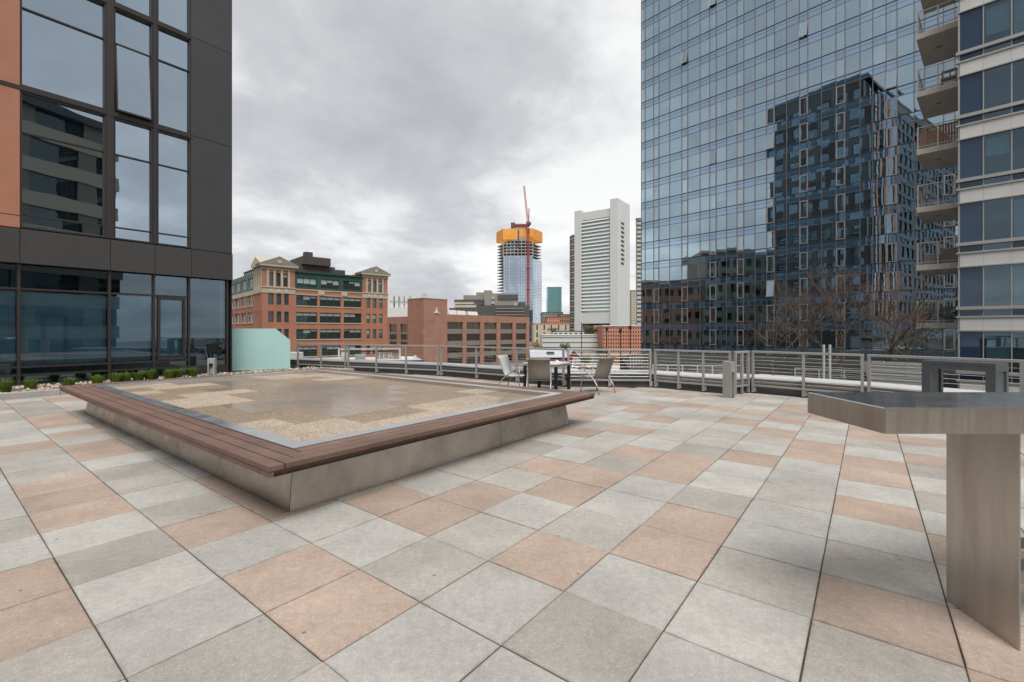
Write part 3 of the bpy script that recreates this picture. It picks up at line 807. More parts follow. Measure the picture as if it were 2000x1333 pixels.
# ================================================================== STEEL BAR TABLE AT THE RIGHT
st = thing('steel_bar_table', 'long stainless steel bar table in the right foreground', 'table', (2.53, 2.45, 0))
TZ, TT = 1.22, 0.122
obj('table_top', MB().bbox(1.781, 4.6, 2.195, 2.762, TZ - TT, TZ, .004), 'steel_top', st)
obj('front_apron', MB().box(1.783, 4.6, 2.1925, 2.1945, TZ - TT - .002, TZ - .005), 'steel_table', st)
obj('end_apron', MB().box(1.7785, 1.7805, 2.1935, 2.764, TZ - TT - .002, TZ - .005), 'steel_table', st)
obj('top_lip', MB().box(1.7785, 4.6, 2.1915, 2.1945, TZ - .004, TZ + .001), 'steel_edge', st)
for xa in (2.530, 4.20):
    obj('panel_leg', MB().prism([(xa - .018, 2.275), (xa - .011, 2.275), (xa + .03, 2.70), (xa + .023, 2.70)], 0.0, TZ - TT - .003), 'steel_table', st)
for z in (0.435, 0.318):
    obj('foot_rail', MB().box(2.545, 4.20, 2.43, 2.47, z, z + .042), 'slate_table', st)

# ================================================================== SLATE BAR TABLE
d_ = (0.42, -0.907)
sb = thing('slate_bar_table', 'dark slate coloured bar table in front of the right railing', 'table', (7.22, 8.10, 0))
o_ = (7.22, 8.10, 0)
for k in range(5):
    obj('top_slab', MB(o_, d_).bbox(k * .19 + .002, (k + 1) * .19 - .002, 0.0, 0.46, 1.02, 1.075, .004), 'slate_table', sb)
obj('top_frame', MB(o_, d_).box(0.0, 0.95, 0.004, 0.456, 0.935, 1.019), 'slate_table', sb)
for x in (0.0, 0.83):
    for y in (0.004, 0.376):
        obj('leg', MB(o_, d_).box(x, x + .12, y, y + .08, 0.0, 0.934), 'slate_table', sb)
    obj('leg_infill', MB(o_, d_).box(x + .02, x + .10, 0.085, 0.375, 0.0, 0.934), 'slate_table', sb)

# ================================================================== DINING TABLE AND SLING CHAIRS
td = (0.5, 0.866)
dt = thing('dining_table', 'square pale topped outdoor dining table with black legs', 'table', (1.14, 11.72, 0))
o_ = (1.14, 11.72, 0)
obj('table_top', MB(o_, td).bbox(0, .92, 0, .98, .715, .745, .004), 'table_white', dt)
ap = MB(o_, td)
ap.box(.01, .91, .01, .03, .665, .714); ap.box(.01, .91, .95, .97, .665, .714); ap.box(.01, .03, .031, .949, .665, .714); ap.box(.89, .91, .031, .949, .665, .714)
obj('apron', ap, 'alu', dt)
for x in (0.005, .845):
    for y in (0.005, .905): obj('leg', MB(o_, td).box(x, x + .07, y, y + .07, 0, .664), 'black_metal', dt)
def chair(x, y, facing, label, fabric):
    d = (facing[1], -facing[0])                 # local x to the sitter's right, y forward
    t = thing('sling_chair', label, 'chair', (x, y, 0), 'sling chairs at the dining table')
    o = (x, y, 0); W = 0.25
    prof = [(-.46, .900), (-.44, .925), (-.40, .915), (-.365, .86), (-.32, .74), (-.27, .60), (-.225, .48), (-.17, .415), (-.08, .395), (.05, .395), (.17, .410), (.245, .420), (.27, .405)]
    m_ = MB(o, d); n = len(prof)
    pts = [(-W, p[0], p[1]) for p in prof] + [(W, p[0], p[1]) for p in prof]
    m_.add(pts, [(k, n + k, n + k + 1, k + 1) for k in range(n - 1)])
    s = obj('sling_seat', m_, fabric, t, True)
    md = s.modifiers.new('thick', 'SOLIDIFY'); md.thickness = .012; md.offset = 0
    for sx in (-1, 1):
        X = sx * (W + .012)
        obj('side_rail', MB(o, d).tube([(X, p[0], p[1]) for p in prof], .013, 8), 'alu', t, True)
        X2 = sx * (W + .04)
        arm = [(X2, .27, .595), (X2, .25, .625), (X2, .18, .612), (X2, .05, .54), (X2, -.10, .44), (X2, -.22, .345), (X2, -.32, .23), (X2, -.375, .11), (X2, -.40, .0)]
        obj('arm_leg', MB(o, d).tube(arm, .017, 8), 'alu', t, True)
        obj('front_leg', MB(o, d).tube([(X2, .255, .60), (X2, .225, .42), (X2, .25, .0)], .013, 8), 'alu', t, True)
        obj('glide', MB(o, d).box(X2 - .018, X2 + .018, .235, .27, 0, .02), 'black_metal', t)
    obj('cross_bar', MB(o, d).tube([(-W - .04, -.12, .37), (W + .04, -.12, .37)], .012, 8), 'alu', t, True)
    obj('cross_bar', MB(o, d).tube([(-W - .04, .20, .385), (W + .04, .20, .385)], .012, 8), 'alu', t, True)
chair(0.68, 11.45, (0.10, 1.0), 'grey-brown sling chair with its back to the viewer in front of the table', 'sling')
chair(0.10, 12.30, (0.88, -0.42), 'pale sling chair seen from the side left of the table', 'sling_pale')
chair(2.18, 11.95, (-0.58, 0.82), 'grey-brown sling chair turned towards the table on its right side', 'sling')
it = thing('napkin_holder', 'small white object lying on the dining table', 'tableware', (1.22, 12.35, .746))
obj('holder', MB(wo(it), (0.8, .3)).add([(-.07, -.05, 0), (.07, -.05, 0), (.07, .05, 0), (-.07, .05, 0), (-.03, 0, .07), (.03, 0, .05)], [(0, 3, 2, 1), (0, 1, 5, 4), (1, 2, 5), (2, 3, 4, 5), (3, 0, 4)]), 'table_white', it)

# ================================================================== GLASS TOWER
M['tower_glass'] = glass_mat('tower_glass', (0.70, 0.89, 1.0), (0.76, 0.93, 0.97), 0.58, 0.12, 0.45)
M['tower_spandrel'] = glass_mat('tower_spandrel_glass', (0.64, 0.83, 1.0), (0.2, 0.3, 0.4), 0.55, 0.12, 0.45, (0.04, 0.11, 0.18), 0.9)
M['tower_mull'] = simple('tower_mullion', (0.15, 0.135, 0.14), 0.5, 0.3, 0.08)
M['tower_dark'] = simple('tower_transom', (0.035, 0.038, 0.045), 0.5, 0.2, 0.08)
M['win_frame'] = simple('tower_window_frame', (0.40, 0.36, 0.35), 0.45, 0.3, 0.06)
M['room'] = simple('tower_room', (0.13, 0.15, 0.155), 0.9, 0, 0.5, 0.25)
M['curtain'] = simple('tower_curtain', (0.80, 0.85, 0.82), 0.9, 0, 0.15, 2)
M['shade'] = simple('tower_roller_shade', (0.50, 0.58, 0.56), 0.9, 0, 0.2, 1)
GO = (19.7, 70.0, 0.0); GD = (0.688, -0.726); FH = 3.05; Z0 = 2.746
tw = thing('glass_tower', 'tall blue glass residential tower mirroring the sky and a neighbouring block', 'tower', GO)
def gmb(): return MB(GO, GD)
COLS = [0.02, 0.67, 2.07, 2.94, 4.63, 6.44, 7.35, 9.1, 10.42, 11.3, 12.66, 13.98, 14.83, 16.17, 17.51, 18.42, 19.74, 21.1, 21.97, 23.34, 24.72, 25.58, 26.93, 28.05, 29.17, 30.07, 31.42, 32.22, 33.62, 34.45, 35.8, 37.2, 38.1, 39.5, 40.9]
NARROW = {2.07, 6.44, 10.42, 13.98, 17.51, 21.1, 24.72, 29.17, 33.62, 37.2}
KMIN, KMAX = -5, 19
body = gmb(); body.box(0.3, 40.6, 1.9, 22, -12, Z0 + FH * KMAX); obj('core', body, 'room', tw)
obj('flank_wall', gmb().box(0.0, 0.28, 0.3, 22, -12, Z0 + FH * KMAX), 'tower_mull', tw)
obj('roof', gmb().box(-0.1, 41, -0.1, 22, Z0 + FH * KMAX + .01, Z0 + FH * KMAX + 1.2), 'tower_mull', tw)
slabs = MB(GO, GD)
for k in range(KMIN, KMAX + 1): obj('floor_slab', gmb().box(0.3, 40.6, 0.18, 1.88, Z0 + FH * k - .75, Z0 + FH * k - .45), 'room', tw)
rt = random.Random(21)
def pane_mesh(nm, w, h, mat):
    return mesh_of(nm, MB().add([(-w / 2, 0, -h / 2), (w / 2, 0, -h / 2), (w / 2, 0, h / 2), (-w / 2, 0, h / 2), (-w / 2, .03, -h / 2), (w / 2, .03, -h / 2), (w / 2, .03, h / 2), (-w / 2, .03, h / 2)],
                                   [(0, 1, 2, 3), (0, 3, 7, 4), (1, 5, 6, 2), (3, 2, 6, 7), (0, 4, 5, 1)]), mat)
gang = math.atan2(GD[1], GD[0])
SPH = 0.98
cellsv, cellss = [], []
for a, b in zip(COLS, COLS[1:]):
    mv = pane_mesh('pane', b - a - .07, FH - SPH - .07, 'tower_glass'); ms = pane_mesh('spandrel', b - a - .07, SPH - .07, 'tower_spandrel')
    for k in range(KMIN, KMAX):
        zs, z1 = Z0 + FH * k, Z0 + FH * (k + 1)
        yy = GO[1] + GD[1] * (a + b) / 2
        sxp = 1000 + 897 * (GO[0] + GD[0] * (a + b) / 2) / yy
        svp = 647 - 897 * (zs + 1 - 1.587) / yy
        vis = (-40 < svp < 735) and sxp < 1880
        cellsv.append((vis * (b - a) / yy ** 2 + 1e-9 / yy, a, b, k, mv)); cellss.append((vis * (b - a) / yy ** 2 + 1e-9 / yy, a, b, k, ms))
OPEN = {(6.44, 12): 10, (21.1, 11): 10, (10.42, 14): 10, (10.42, 7): 5, (17.51, 7): 6, (29.17, 8): 9, (17.51, 1): 8}
def rest_pane(mb, a, b, za, zb, tl):
    w = .035
    mb.quad((a + w, tl, za + w), (b - w, -tl, za + w), (b - w, -tl, zb - w), (a + w, tl, zb - w))
for nm, lst, off in (('pane', cellsv, 0), ('spandrel', cellss, 1)):
    lst.sort(key=lambda c: -c[0]); rst = gmb()
    for n, (_, a, b, k, me) in enumerate(lst):
        za, zb = Z0 + FH * k, Z0 + FH * (k + 1)
        if off: za = zb - SPH
        else: zb = zb - SPH
        ty, tx = rt.gauss(0, .0036), rt.gauss(0, .0036)
        opn = OPEN.get((a, k), 0) if not off else 0
        if n < 300 or opn:
            c = gmb().P((a + b) / 2, 0.0 if not opn else -.16, (za + zb) / 2)
            o = inst(nm, me, tw, c, (0, 0, 0))
            o.rotation_mode = 'XYZ'
            o.matrix_basis = Matrix.Translation(Vector(c) - Vector(GO)) @ Matrix.Rotation(gang + ty, 4, 'Z') @ Matrix.Rotation(tx - R(opn), 4, 'X')
        else: rest_pane(rst, a, b, za, zb, rt.gauss(0, .004))
    obj(nm + '_field', rst, 'tower_glass' if not off else 'tower_spandrel', tw, kind='stuff')
for c in COLS:
    obj('mullion', gmb().box(c - .035, c + .035, -.05, .12, -12, Z0 + FH * KMAX), 'tower_mull', tw)
for k in range(KMIN, KMAX + 1):
    z = Z0 + FH * k
    obj('transom', gmb().box(0.06, 40.85, -.035, .10, z - .05, z + .05), 'tower_dark', tw)
    obj('transom', gmb().box(0.06, 40.85, -.012, .10, z - .43, z - .395), 'tower_mull', tw)
    obj('transom', gmb().box(0.06, 40.85, -.022, .10, z - SPH - .03, z - SPH + .03), 'tower_mull', tw)
# pale frames round the opening lights of the narrow columns
fmesh = {}
for a, b in zip(COLS, COLS[1:]):
    if a not in NARROW: continue
    w = b - a - .06; h = FH - SPH - .06; mb = MB()
    for q in ((-w / 2, -w / 2 + .075, -h / 2, h / 2), (w / 2 - .075, w / 2, -h / 2, h / 2), (-w / 2 + .075, w / 2 - .075, -h / 2, -h / 2 + .075), (-w / 2 + .075, w / 2 - .075, h / 2 - .075, h / 2)):
        mb.box(q[0], q[1], -.04, .02, q[2], q[3])
    me = mesh_of('sash_frame', mb, 'win_frame')
    for k in range(KMIN + 2, KMAX):
        opn = OPEN.get((a, k), 0)
        if k > 9 and not opn: continue
        c = gmb().P((a + b) / 2, -.01 if not opn else -.165, Z0 + FH * k + (FH - SPH) / 2)
        o = inst('sash_frame', me, tw, c)
        o.matrix_basis = Matrix.Translation(Vector(c) - Vector(GO)) @ Matrix.Rotation(gang, 4, 'Z') @ Matrix.Rotation(-R(opn), 4, 'X')
# curtains, shades and columns behind the glass
cur, shd = gmb(), gmb()
for a, b in zip(COLS, COLS[1:]):
    for k in range(KMIN, KMAX):
        z, zt = Z0 + FH * k, Z0 + FH * (k + 1) - SPH
        r = rt.random()
        if r < .55: shd.box(a + .05, b - .05, .25, .27, z + rt.choice((0, 0, 0, .5, 1.0)), zt)
        if rt.random() < .24:
            x = rt.choice((a + .08, b - .45)); cur.box(x, x + rt.uniform(.2, .4), .16, .24, z, zt)
        if rt.random() < .08: cur.box(a + .1, a + rt.uniform(.4, .7), .5, .55, z + .1, z + rt.uniform(.4, 1.0))
obj('curtains', cur, 'curtain', tw, kind='stuff'); obj('roller_shades', shd, 'shade', tw, kind='stuff')

# ================================================================== RIGHT WING WITH WHITE BANDS AND BALCONIES
M['white_band'] = simple('white_band_panel', (0.62, 0.61, 0.585), 0.5, 0.1, 0.05, 1.5, rnd=.03)
M['band_trim'] = simple('band_trim_metal', (0.42, 0.41, 0.395), 0.4, 0.4, 0.06)
M['navy'] = glass_mat('navy_spandrel_glass', (0.6, 0.7, 0.8), (0.1, 0.1, 0.15), 0.05, 0.03, 0.6, (0.024, 0.045, 0.088), 0.97)
M['wing_glass'] = glass_mat('wing_glass', (0.62, 0.82, 0.96), (0.50, 0.70, 0.78), 0.13, 0.12, 0.7)
M['slab'] = simple('balcony_concrete', (0.60, 0.55, 0.475), 0.85, 0, 0.14, 2.5)
M['rail_white'] = simple('balcony_rail_paint', (0.50, 0.48, 0.455), 0.45, 0.2, 0.05)
M['bamboo'] = simple('bamboo_screen', (0.34, 0.145, 0.055), 0.7, 0, 0.3, 8, streak=(6, 6, 0.4))
M['cover'] = simple('furniture_cover', (0.19, 0.165, 0.15), 0.85, 0, 0.25, 3)
M['shrub'] = simple('balcony_shrub', (0.022, 0.085, 0.045), 0.6, 0, 0.3, 6)
WO2 = (21.5, 22.1, 0.0)
wing = thing('banded_apartment_wing', 'apartment building with white bands and navy glass at the right edge', 'building', WO2)
def wmb(): return MB(WO2, GD)
WL = 14.0
ww = wmb(); ww.box(0.08, WL, 0.9, 14, -12, 40); obj('core', ww, 'room', wing)
obj('flank_wall', wmb().box(0.0, 0.07, 0.09, 14, -12, 40), 'navy', wing)
obj('corner_post', wmb().box(-0.03, 0.035, -.05, .08, -12, 40), 'band_trim', wing)
wcols = [0.035, 0.823, 1.72] + [1.72 + .9 * k for k in range(1, 14)]
for k in range(-4, 12):
    zt = 14.89 + FH * (k - 4)           # underside line of the upper sill strip
    obj('sill_strip', wmb().box(-.10, WL, -.16, .05, zt - .09, zt + .06), 'band_trim', wing)
    obj('sill_strip', wmb().box(-.10, WL, -.12, .05, zt - .47, zt - .39), 'band_trim', wing)
    for a, b in zip(wcols[:6], wcols[1:7]):
        obj('band_panel', wmb().box(a + .004, b - .004, -.07, .05, zt - 1.06, zt - .475), 'white_band', wing)
    obj('band_panel', wmb().box(wcols[6] + .004, WL, -.07, .05, zt - 1.06, zt - .475), 'white_band', wing)
    obj('drip_trim', wmb().box(-.06, WL, -.10, .05, zt - 1.12, zt - 1.065), 'band_trim', wing)
    for n, (a, b) in enumerate(zip(wcols, wcols[1:])):
        tl = rt.gauss(0, .004)
        g1 = wmb(); g1.quad((a, tl, zt - .385), (b, -tl, zt - .385), (b, -tl, zt - .095), (a, tl, zt - .095))
        g2 = wmb(); g2.quad((a, tl, zt - FH + .065), (b, -tl, zt - FH + .065), (b, -tl, zt - 1.125), (a, tl, zt - 1.125))
        if n < 5:
            obj('spandrel', g1, 'navy' if n != 1 else 'wing_glass', wing); obj('pane', g2, 'navy' if n == 0 else 'wing_glass', wing)
        else:
            g1.f += [[i_ + len(g1.v) for i_ in f] for f in g2.f]; g1.mi += g2.mi; g1.v += g2.v
            obj('pane', g1, 'wing_glass', wing)
    sh_ = wmb()
    if rt.random() < .7: sh_.box(.9, 1.66, .3, .33, zt - FH + rt.choice((.1, .6, 1.0)), zt - 1.2)
    if rt.random() < .6: sh_.box(1.8, 2.5, .3, .33, zt - FH + rt.choice((.1, .8)), zt - 1.2)
    if sh_.v: obj('blind', sh_, 'shade', wing)
for c in wcols[1:]:
    obj('mullion', wmb().box(c - .02, c + .02, -.045, .05, -12, 40), 'band_trim', wing)
# balconies: parts of the wing
def balcony(zb):
    t0, t1, ya, yb = -1.67, -.005, 1.44, 5.04
    s = obj('balcony', wmb().box(t0, t1, ya, yb, zb, zb + .29), 'slab', wing)
    zt = zb + .29
    r_ = wmb()
    H = 1.12
    for (a, b) in ((t0 + .05, ya + .05), ((t0 + t1) / 2, ya + .05), (t1 - .05, ya + .05), (t0 + .05, (ya + yb) / 2), (t0 + .05, yb - .06)):
        r_.box(a - .03, a + .03, b - .03, b + .03, zt - .08, zt + H)
    r_.box(t0 + .02, t1 - .08, ya + .02, ya + .07, zt + H, zt + H + .04); r_.box(t0 + .02, t0 + .07, ya + .071, yb, zt + H, zt + H + .04)
    r_.box(t0 + .08, t1 - .08, ya + .035, ya + .065, zt + .10, zt + .14); r_.box(t0 + .035, t0 + .065, ya + .08, yb, zt + .10, zt + .14)
    obj('balcony_rail', r_, 'rail_white', s)
    cb = wmb()
    for k in range(9):
        z = zt + .22 + k * .1
        cb.tube([(t0 + .05, ya + .05, z), (t1 - .05, ya + .05, z)], .006, 4); cb.tube([(t0 + .05, ya + .05, z), (t0 + .05, yb - .06, z)], .006, 4)
    obj('rail_cable', cb, 'rail_white', s)
    d = wmb(); d.box((t0 + t1) / 2 - .18, (t0 + t1) / 2 + .05, 3.0, 3.15, zb - .012, zb - .001); obj('soffit_light', d, 'cover', s)
    return zt
zts = [balcony(1.73 + FH * k) for k in range(0, 9)]
# things kept on the balconies
z = zts[3]
bs = thing('bamboo_screen', 'orange brown slatted screen on the fourth balcony up', 'screen', wmb().P(-.8, 1.6, z))
for k in range(14):
    a = -1.55 + k * .107
    obj('slat', wmb().box(a, a + .085, 1.62, 1.65, z + .05, z + (1.02 if k > 6 else .9)), 'bamboo', bs)
obj('cap_rail', wmb().box(-1.56, -.05, 1.61, 1.66, z + 1.025, z + 1.09), 'bamboo', bs)
z = zts[1]
cv = thing('covered_furniture', 'taupe cloth covered furniture on the second balcony up', 'furniture', wmb().P(-.7, 2.0, z))
m_ = wmb(); m_.xprism([(1.75, z), (2.7, z), (2.6, z + .75), (2.2, z + .85), (1.9, z + .78)], -.78, -.12); obj('cover', m_, 'cover', cv)
m_ = wmb(); m_.xprism([(1.7, z), (2.3, z), (2.2, z + .45), (1.85, z + .52)], -1.4, -.80); obj('cover', m_, 'cover', cv)
def leafball(mb, x, y, z, rx, rz, n, r, sz=.05):
    for k in range(n):
        a, b_ = r.uniform(0, 6.28), math.acos(r.uniform(-1, 1)); q = r.uniform(.55, 1) ** .5
        c = (x + rx * q * math.sin(b_) * math.cos(a), y + rx * q * math.sin(b_) * math.sin(a), z + rz * q * math.cos(b_))
        u = Vector((r.gauss(0, 1), r.gauss(0, 1), r.gauss(0, 1))).normalized(); v = u.orthogonal().normalized()
        s_ = sz * r.uniform(.6, 1.3); c = Vector(c)
        mb.add([tuple(c - u * s_), tuple(c + v * s_ * .5), tuple(c + u * s_), tuple(c - v * s_ * .5)], [(0, 1, 2, 3)])
z = zts[0]
for n, (x, y, w, h, lab) in enumerate(((-1.35, 1.9, .28, .34, 'dark green potted shrub at the left of the lowest balcony'), (-.45, 1.95, .42, .36, 'wide dark green potted shrub at the right of the lowest balcony'))):
    b_ = wmb().P(x, y, z); sp = thing('potted_shrub', lab, 'plant', b_, 'potted shrubs on the lowest balcony')
    mb = MB(); leafball(mb, b_[0], b_[1], b_[2] + .5, w, h, 700, rt, .06); obj('foliage', mb, 'shrub', sp)
    obj('pot', MB(b_).tube([(0, 0, 0), (0, 0, .22)], .14, 12, .17), 'cover', sp)
z = zts[4]
fc = thing('balcony_bench', 'brown wooden chair frame on the fifth balcony up', 'chair', wmb().P(-.5, 1.9, z))
m_ = wmb(); m_.box(-.75, -.15, 1.7, 2.3, z + .38, z + .43); obj('seat', m_, 'bamboo', fc)
m_ = wmb()
for x in (-.75, -.45, -.2): m_.box(x, x + .05, 2.28, 2.33, z + .44, z + .95)
m_.box(-.75, -.15, 2.27, 2.34, z + .955, z + 1.02); obj('backrest', m_, 'bamboo', fc)
for x in (-.75, -.2):
    for y in (1.7, 2.25): obj('leg', wmb().box(x, x + .05, y, y + .05, z, z + .379), 'bamboo', fc)

# ================================================================== PODIUM DECK AND BARE TREES BETWEEN TERRACE AND TOWER
M['deck_gravel'] = simple('podium_gravel', (0.032, 0.03, 0.022), 0.95, 0, 0.4, 0.8, bumpy=.3, bscale=12)
M['deck_pale'] = simple('podium_pale_paver', (0.50, 0.49, 0.46), 0.8, 0, 0.12, 1)
M['bark'] = simple('bare_bark', (0.135, 0.10, 0.08), 0.85, 0, 0.3, 3)
M['twig'] = simple('bare_twig', (0.135, 0.09, 0.066), 0.85, 0, 0.35, 1.5)
PZ = -1.5
pod = obj('podium_deck', MB().prism([(7.0, 24.0), (20.0, 17.0), (30.0, 22.0), (41.5, 46.2), (19.9, 69.0), (13.0, 55.0)], -12.0, PZ), 'deck_gravel')
tag(pod, kind='structure')
pv = MB()
for k in range(34):
    x, y = rt.uniform(8, 18), rt.uniform(24, 32)
    if x / y < .26: continue
    w, h = rt.uniform(1.2, 3.0), rt.uniform(.7, 1.4)
    pv.o = (x, y, 0); pv.d = GD; pv.box(-w / 2, w / 2, -h / 2, h / 2, PZ - .05, PZ + .012 + k * .004)
obj('podium_paving', pv, 'deck_pale', pod)
def deck_rail(label, a, b, n):
    L_ = math.hypot(b[0] - a[0], b[1] - a[1]); d = (b[0] - a[0], b[1] - a[1])
    t = thing('podium_railing', label, 'railing', (a[0], a[1], PZ), 'white railings on the podium deck')
    o = (a[0], a[1], PZ)
    obj('top_rail', MB(o, d).box(0, L_, -.03, .03, 1.02, 1.08), 'rail_white', t)
    obj('bottom_rail', MB(o, d).box(0, L_, -.02, .02, .12, .16), 'rail_white', t)
    for k in range(n):
        x = .03 + (L_ - .06) * k / (n - 1); obj('post', MB(o, d).box(x - .03, x + .03, -.035, .035, 0, 1.019), 'rail_white', t)
    for k in range(4):
        z = .32 + .17 * k; obj('cable', MB(o, d).tube([(0, 0, z), (L_, 0, z)], .008, 4), 'rail_white', t)
deck_rail('white podium railing in front of the tower left of the bollard', (8.4, 27.5), (13.6, 27.0), 7)
deck_rail('short white podium railing at the foot of the tower edge', (10.3, 40.0), (12.0, 42.5), 5)
deck_rail('white podium railing behind the bare trees', (15.5, 25.2), (19.0, 22.5), 5)
for k, (x, y, lab) in enumerate(((14.45, 21.3, 'left post of the pair of pale posts behind the right railing'), (14.70, 21.25, 'right post of the pair of pale posts behind the right railing'))):
    o = obj('podium_post', MB().bbox(x - .04, x + .04, y - .04, y + .04, PZ, .95, .01), 'rail_white', loc=(x, y, PZ)); tag(o, lab, 'post', 'pale podium posts')
# louvred screen
lv = thing('louvre_screen', 'grey slatted leaning screen on the podium behind the right railing', 'screen', (17.0, 22.0, PZ))
lo = (16.9, 22.3, PZ); ld = (0.80, -0.60)
for k in range(11):
    z = .25 + k * .125; s_ = k * .055
    obj('slat', MB(lo, ld).box(.55 - s_, 2.9, -.02 - s_ * .3, .04 - s_ * .3, z, z + .11), 'band_trim', lv)
for x in (.75, 1.8, 2.85): obj('support', MB(lo, ld).box(x - .04, x + .04, .06, .12, 0, 1.55), 'band_trim', lv)

def bare_tree(x, y, h, seed, label):
    r = random.Random(seed); b0 = Vector((x, y, PZ))
    t = thing('bare_tree', label, 'tree', tuple(b0), 'bare trees on the podium')
    tr, tg = MB(), MB()
    def grow(p, d, L_, rad, dep):
        n = 3; pts = [p]; q = p.copy(); dd = d.copy()
        for k in range(n):
            dd = (dd + Vector((r.gauss(0, .13), r.gauss(0, .13), r.gauss(0, .08) + .04))).normalized(); q = q + dd * (L_ / n); pts.append(q.copy())
        (tr if dep < 3 else tg).tube([tuple(a) for a in pts], rad, 5 if dep < 3 else 3, rad * .62, cap=False)
        if dep >= 6 or rad < .003: return
        for k in range(r.choice((2, 3, 3)) if dep else 5):
            s = r.uniform(.35, 1.0); a = pts[0].lerp(pts[-1], s) if s < .95 else pts[-1]
            ax = Vector((r.gauss(0, 1), r.gauss(0, 1), r.gauss(0, .35))).normalized()
            nd = (dd + ax * r.uniform(.5, 1.0)).normalized()
            grow(a, nd, L_ * r.uniform(.6, .86), rad * r.uniform(.5, .68), dep + 1)
    grow(b0.copy(), Vector((0, 0, 1)), h * .40, .062, 0)
    obj('trunk', tr, 'bark', t, True); obj('twigs', tg, 'twig', t)
for x, y, h, s, lab in ((14.9, 26.2, 5.8, 4, 'leftmost bare brown tree in front of the glass tower'),
                        (16.2, 25.4, 6.9, 8, 'second bare brown tree from the left in front of the tower'),
                        (17.9, 25.0, 7.2, 15, 'third bare brown tree from the left in front of the tower'),
                        (19.4, 24.4, 6.8, 23, 'fourth bare brown tree from the left in front of the tower'),
                        (20.4, 23.9, 5.4, 31, 'rightmost bare brown tree beside the lowest balcony')):
    bare_tree(x, y, h, s, lab)
for k, (x, y, w, h, lab) in enumerate(((11.6, 24.2, .7, .45, 'low yellowish shrub on the podium right of the bollard'), (13.3, 23.2, .9, .4, 'dark low shrub under the bare trees'), (16.0, 22.6, .8, .45, 'dark low shrub left of the slatted screen'), (9.9, 23.6, .5, .35, 'small shrub on the podium behind the bollard'))):
    sp = thing('podium_shrub', lab, 'shrub', (x, y, PZ), 'low shrubs on the podium')
    mb = MB(); leafball(mb, x, y, PZ + h * .7, w, h, 900, rt, .07); obj('foliage', mb, 'grass' if k in (0, 3) else 'shrub', sp)
    st_ = MB()
    for q in range(6): st_.tube([(x, y, PZ), (x + rt.uniform(-.5, .5) * w, y + rt.uniform(-.5, .5) * w, PZ + h)], .012, 4)
    obj('stems', st_, 'bark', sp)

# ================================================================== GROUND AND WATER
M['ground'] = simple('city_ground', (0.16, 0.15, 0.13), 0.95, 0, 0.35, 0.02)
M['asphalt'] = simple('asphalt', (0.05, 0.05, 0.052), 0.9, 0, 0.2, 0.1)
M['plaza'] = simple('plaza_paving', (0.36, 0.34, 0.31), 0.85, 0, 0.25, 0.08)
M['lawn'] = simple('plaza_lawn', (0.10, 0.12, 0.035), 0.9, 0, 0.3, 0.1)
GZ = -12.0
tag(obj('ground', MB().prism([(-3000, -300), (3000, -300), (3000, 5000), (-3000, 5000)], GZ - 1, GZ), 'ground'), kind='structure')
tag(obj('street', MB().prism([(-70, 30), (6, 26), (14, 58), (20, 90), (-70, 90)], GZ + .003, GZ + .008), 'asphalt'), kind='structure')
tag(obj('plaza', MB().prism([(0, 110), (70, 95), (80, 185), (28, 185)], GZ + .003, GZ + .012), 'plaza'), kind='structure')
tag(obj('lawn', MB().prism([(22, 100), (44, 95), (47, 132), (26, 136)], GZ + .02, GZ + .06), 'lawn'), kind='structure')
m, N, L = newmat('channel_water'); b = bsdf_of(m)
b.inputs['Base Color'].default_value = (0.03, 0.045, 0.045, 1); b.inputs['Roughness'].default_value = 0.08
bump(N, L, b, noise(N, L, coords(N, L), 0.8, 4), 0.3, 0.1)
M['water'] = m
tag(obj('channel_water', MB().prism([(5, 188), (90, 186), (90, 250), (9, 260)], GZ + .003, GZ + .02), 'water'), kind='structure')

# ================================================================== GABLED BRICK BUILDING
def brick_mat(name, a, b_):
    m, N, L = newmat(name); bs = bsdf_of(m)
    g = N.new('ShaderNodeNewGeometry')
    n = remap(N, L, noise(N, L, g.outputs['Position'], 0.35, 6, .6), .3, .7, 0, 1)
    c = mixcol(N, L, n, a, b_)
    f = remap(N, L, noise(N, L, g.outputs['Position'], 14, 2, .6), .3, .7, .86, 1.12)
    L.new(mulcol(N, L, c, f), bs.inputs['Base Color']); bs.inputs['Roughness'].default_value = .9; bs.inputs['Specular IOR Level'].default_value = .2
    return m
M['brick_a'] = brick_mat('brick_orange', (0.35, 0.155, 0.10), (0.42, 0.195, 0.132))
M['brick_b'] = brick_mat('brick_brown', (0.30, 0.155, 0.11), (0.37, 0.205, 0.15))
M['brick_c'] = brick_mat('brick_salmon', (0.46, 0.19, 0.125), (0.52, 0.24, 0.165))
M['lime'] = simple('limestone_trim', (0.46, 0.39, 0.29), 0.8, 0, 0.12, .5)
M['green_metal'] = simple('green_painted_metal', (0.022, 0.075, 0.058), 0.5, 0.1, 0.12, .5)
M['grey_roof'] = simple('weathered_gable', (0.23, 0.205, 0.175), 0.8, 0, 0.15, .5)
M['pent'] = simple('brown_penthouse', (0.075, 0.062, 0.056), 0.7, 0.2, 0.15, .4)
M['far_glass'] = glass_mat('far_window_glass', (0.55, 0.66, 0.68), (.1, .1, .1), 0.12, 0.3, 0.6, (0.030, 0.036, 0.034), 1.0)
M['far_blind'] = simple('far_blind', (0.32, 0.38, 0.37), 0.8, 0, 0.1)
M['white_mull'] = simple('pale_mullion', (0.50, 0.49, 0.46), 0.6)
AO = (-54.4, 100.0, 0.0); AD = (0.735, 0.678); AF = (-0.678, 0.735)
ba = thing('gabled_brick_building', 'orange brick building with gabled corner towers and green top storey', 'building', AO)
def amb(): return MB(AO, AD)
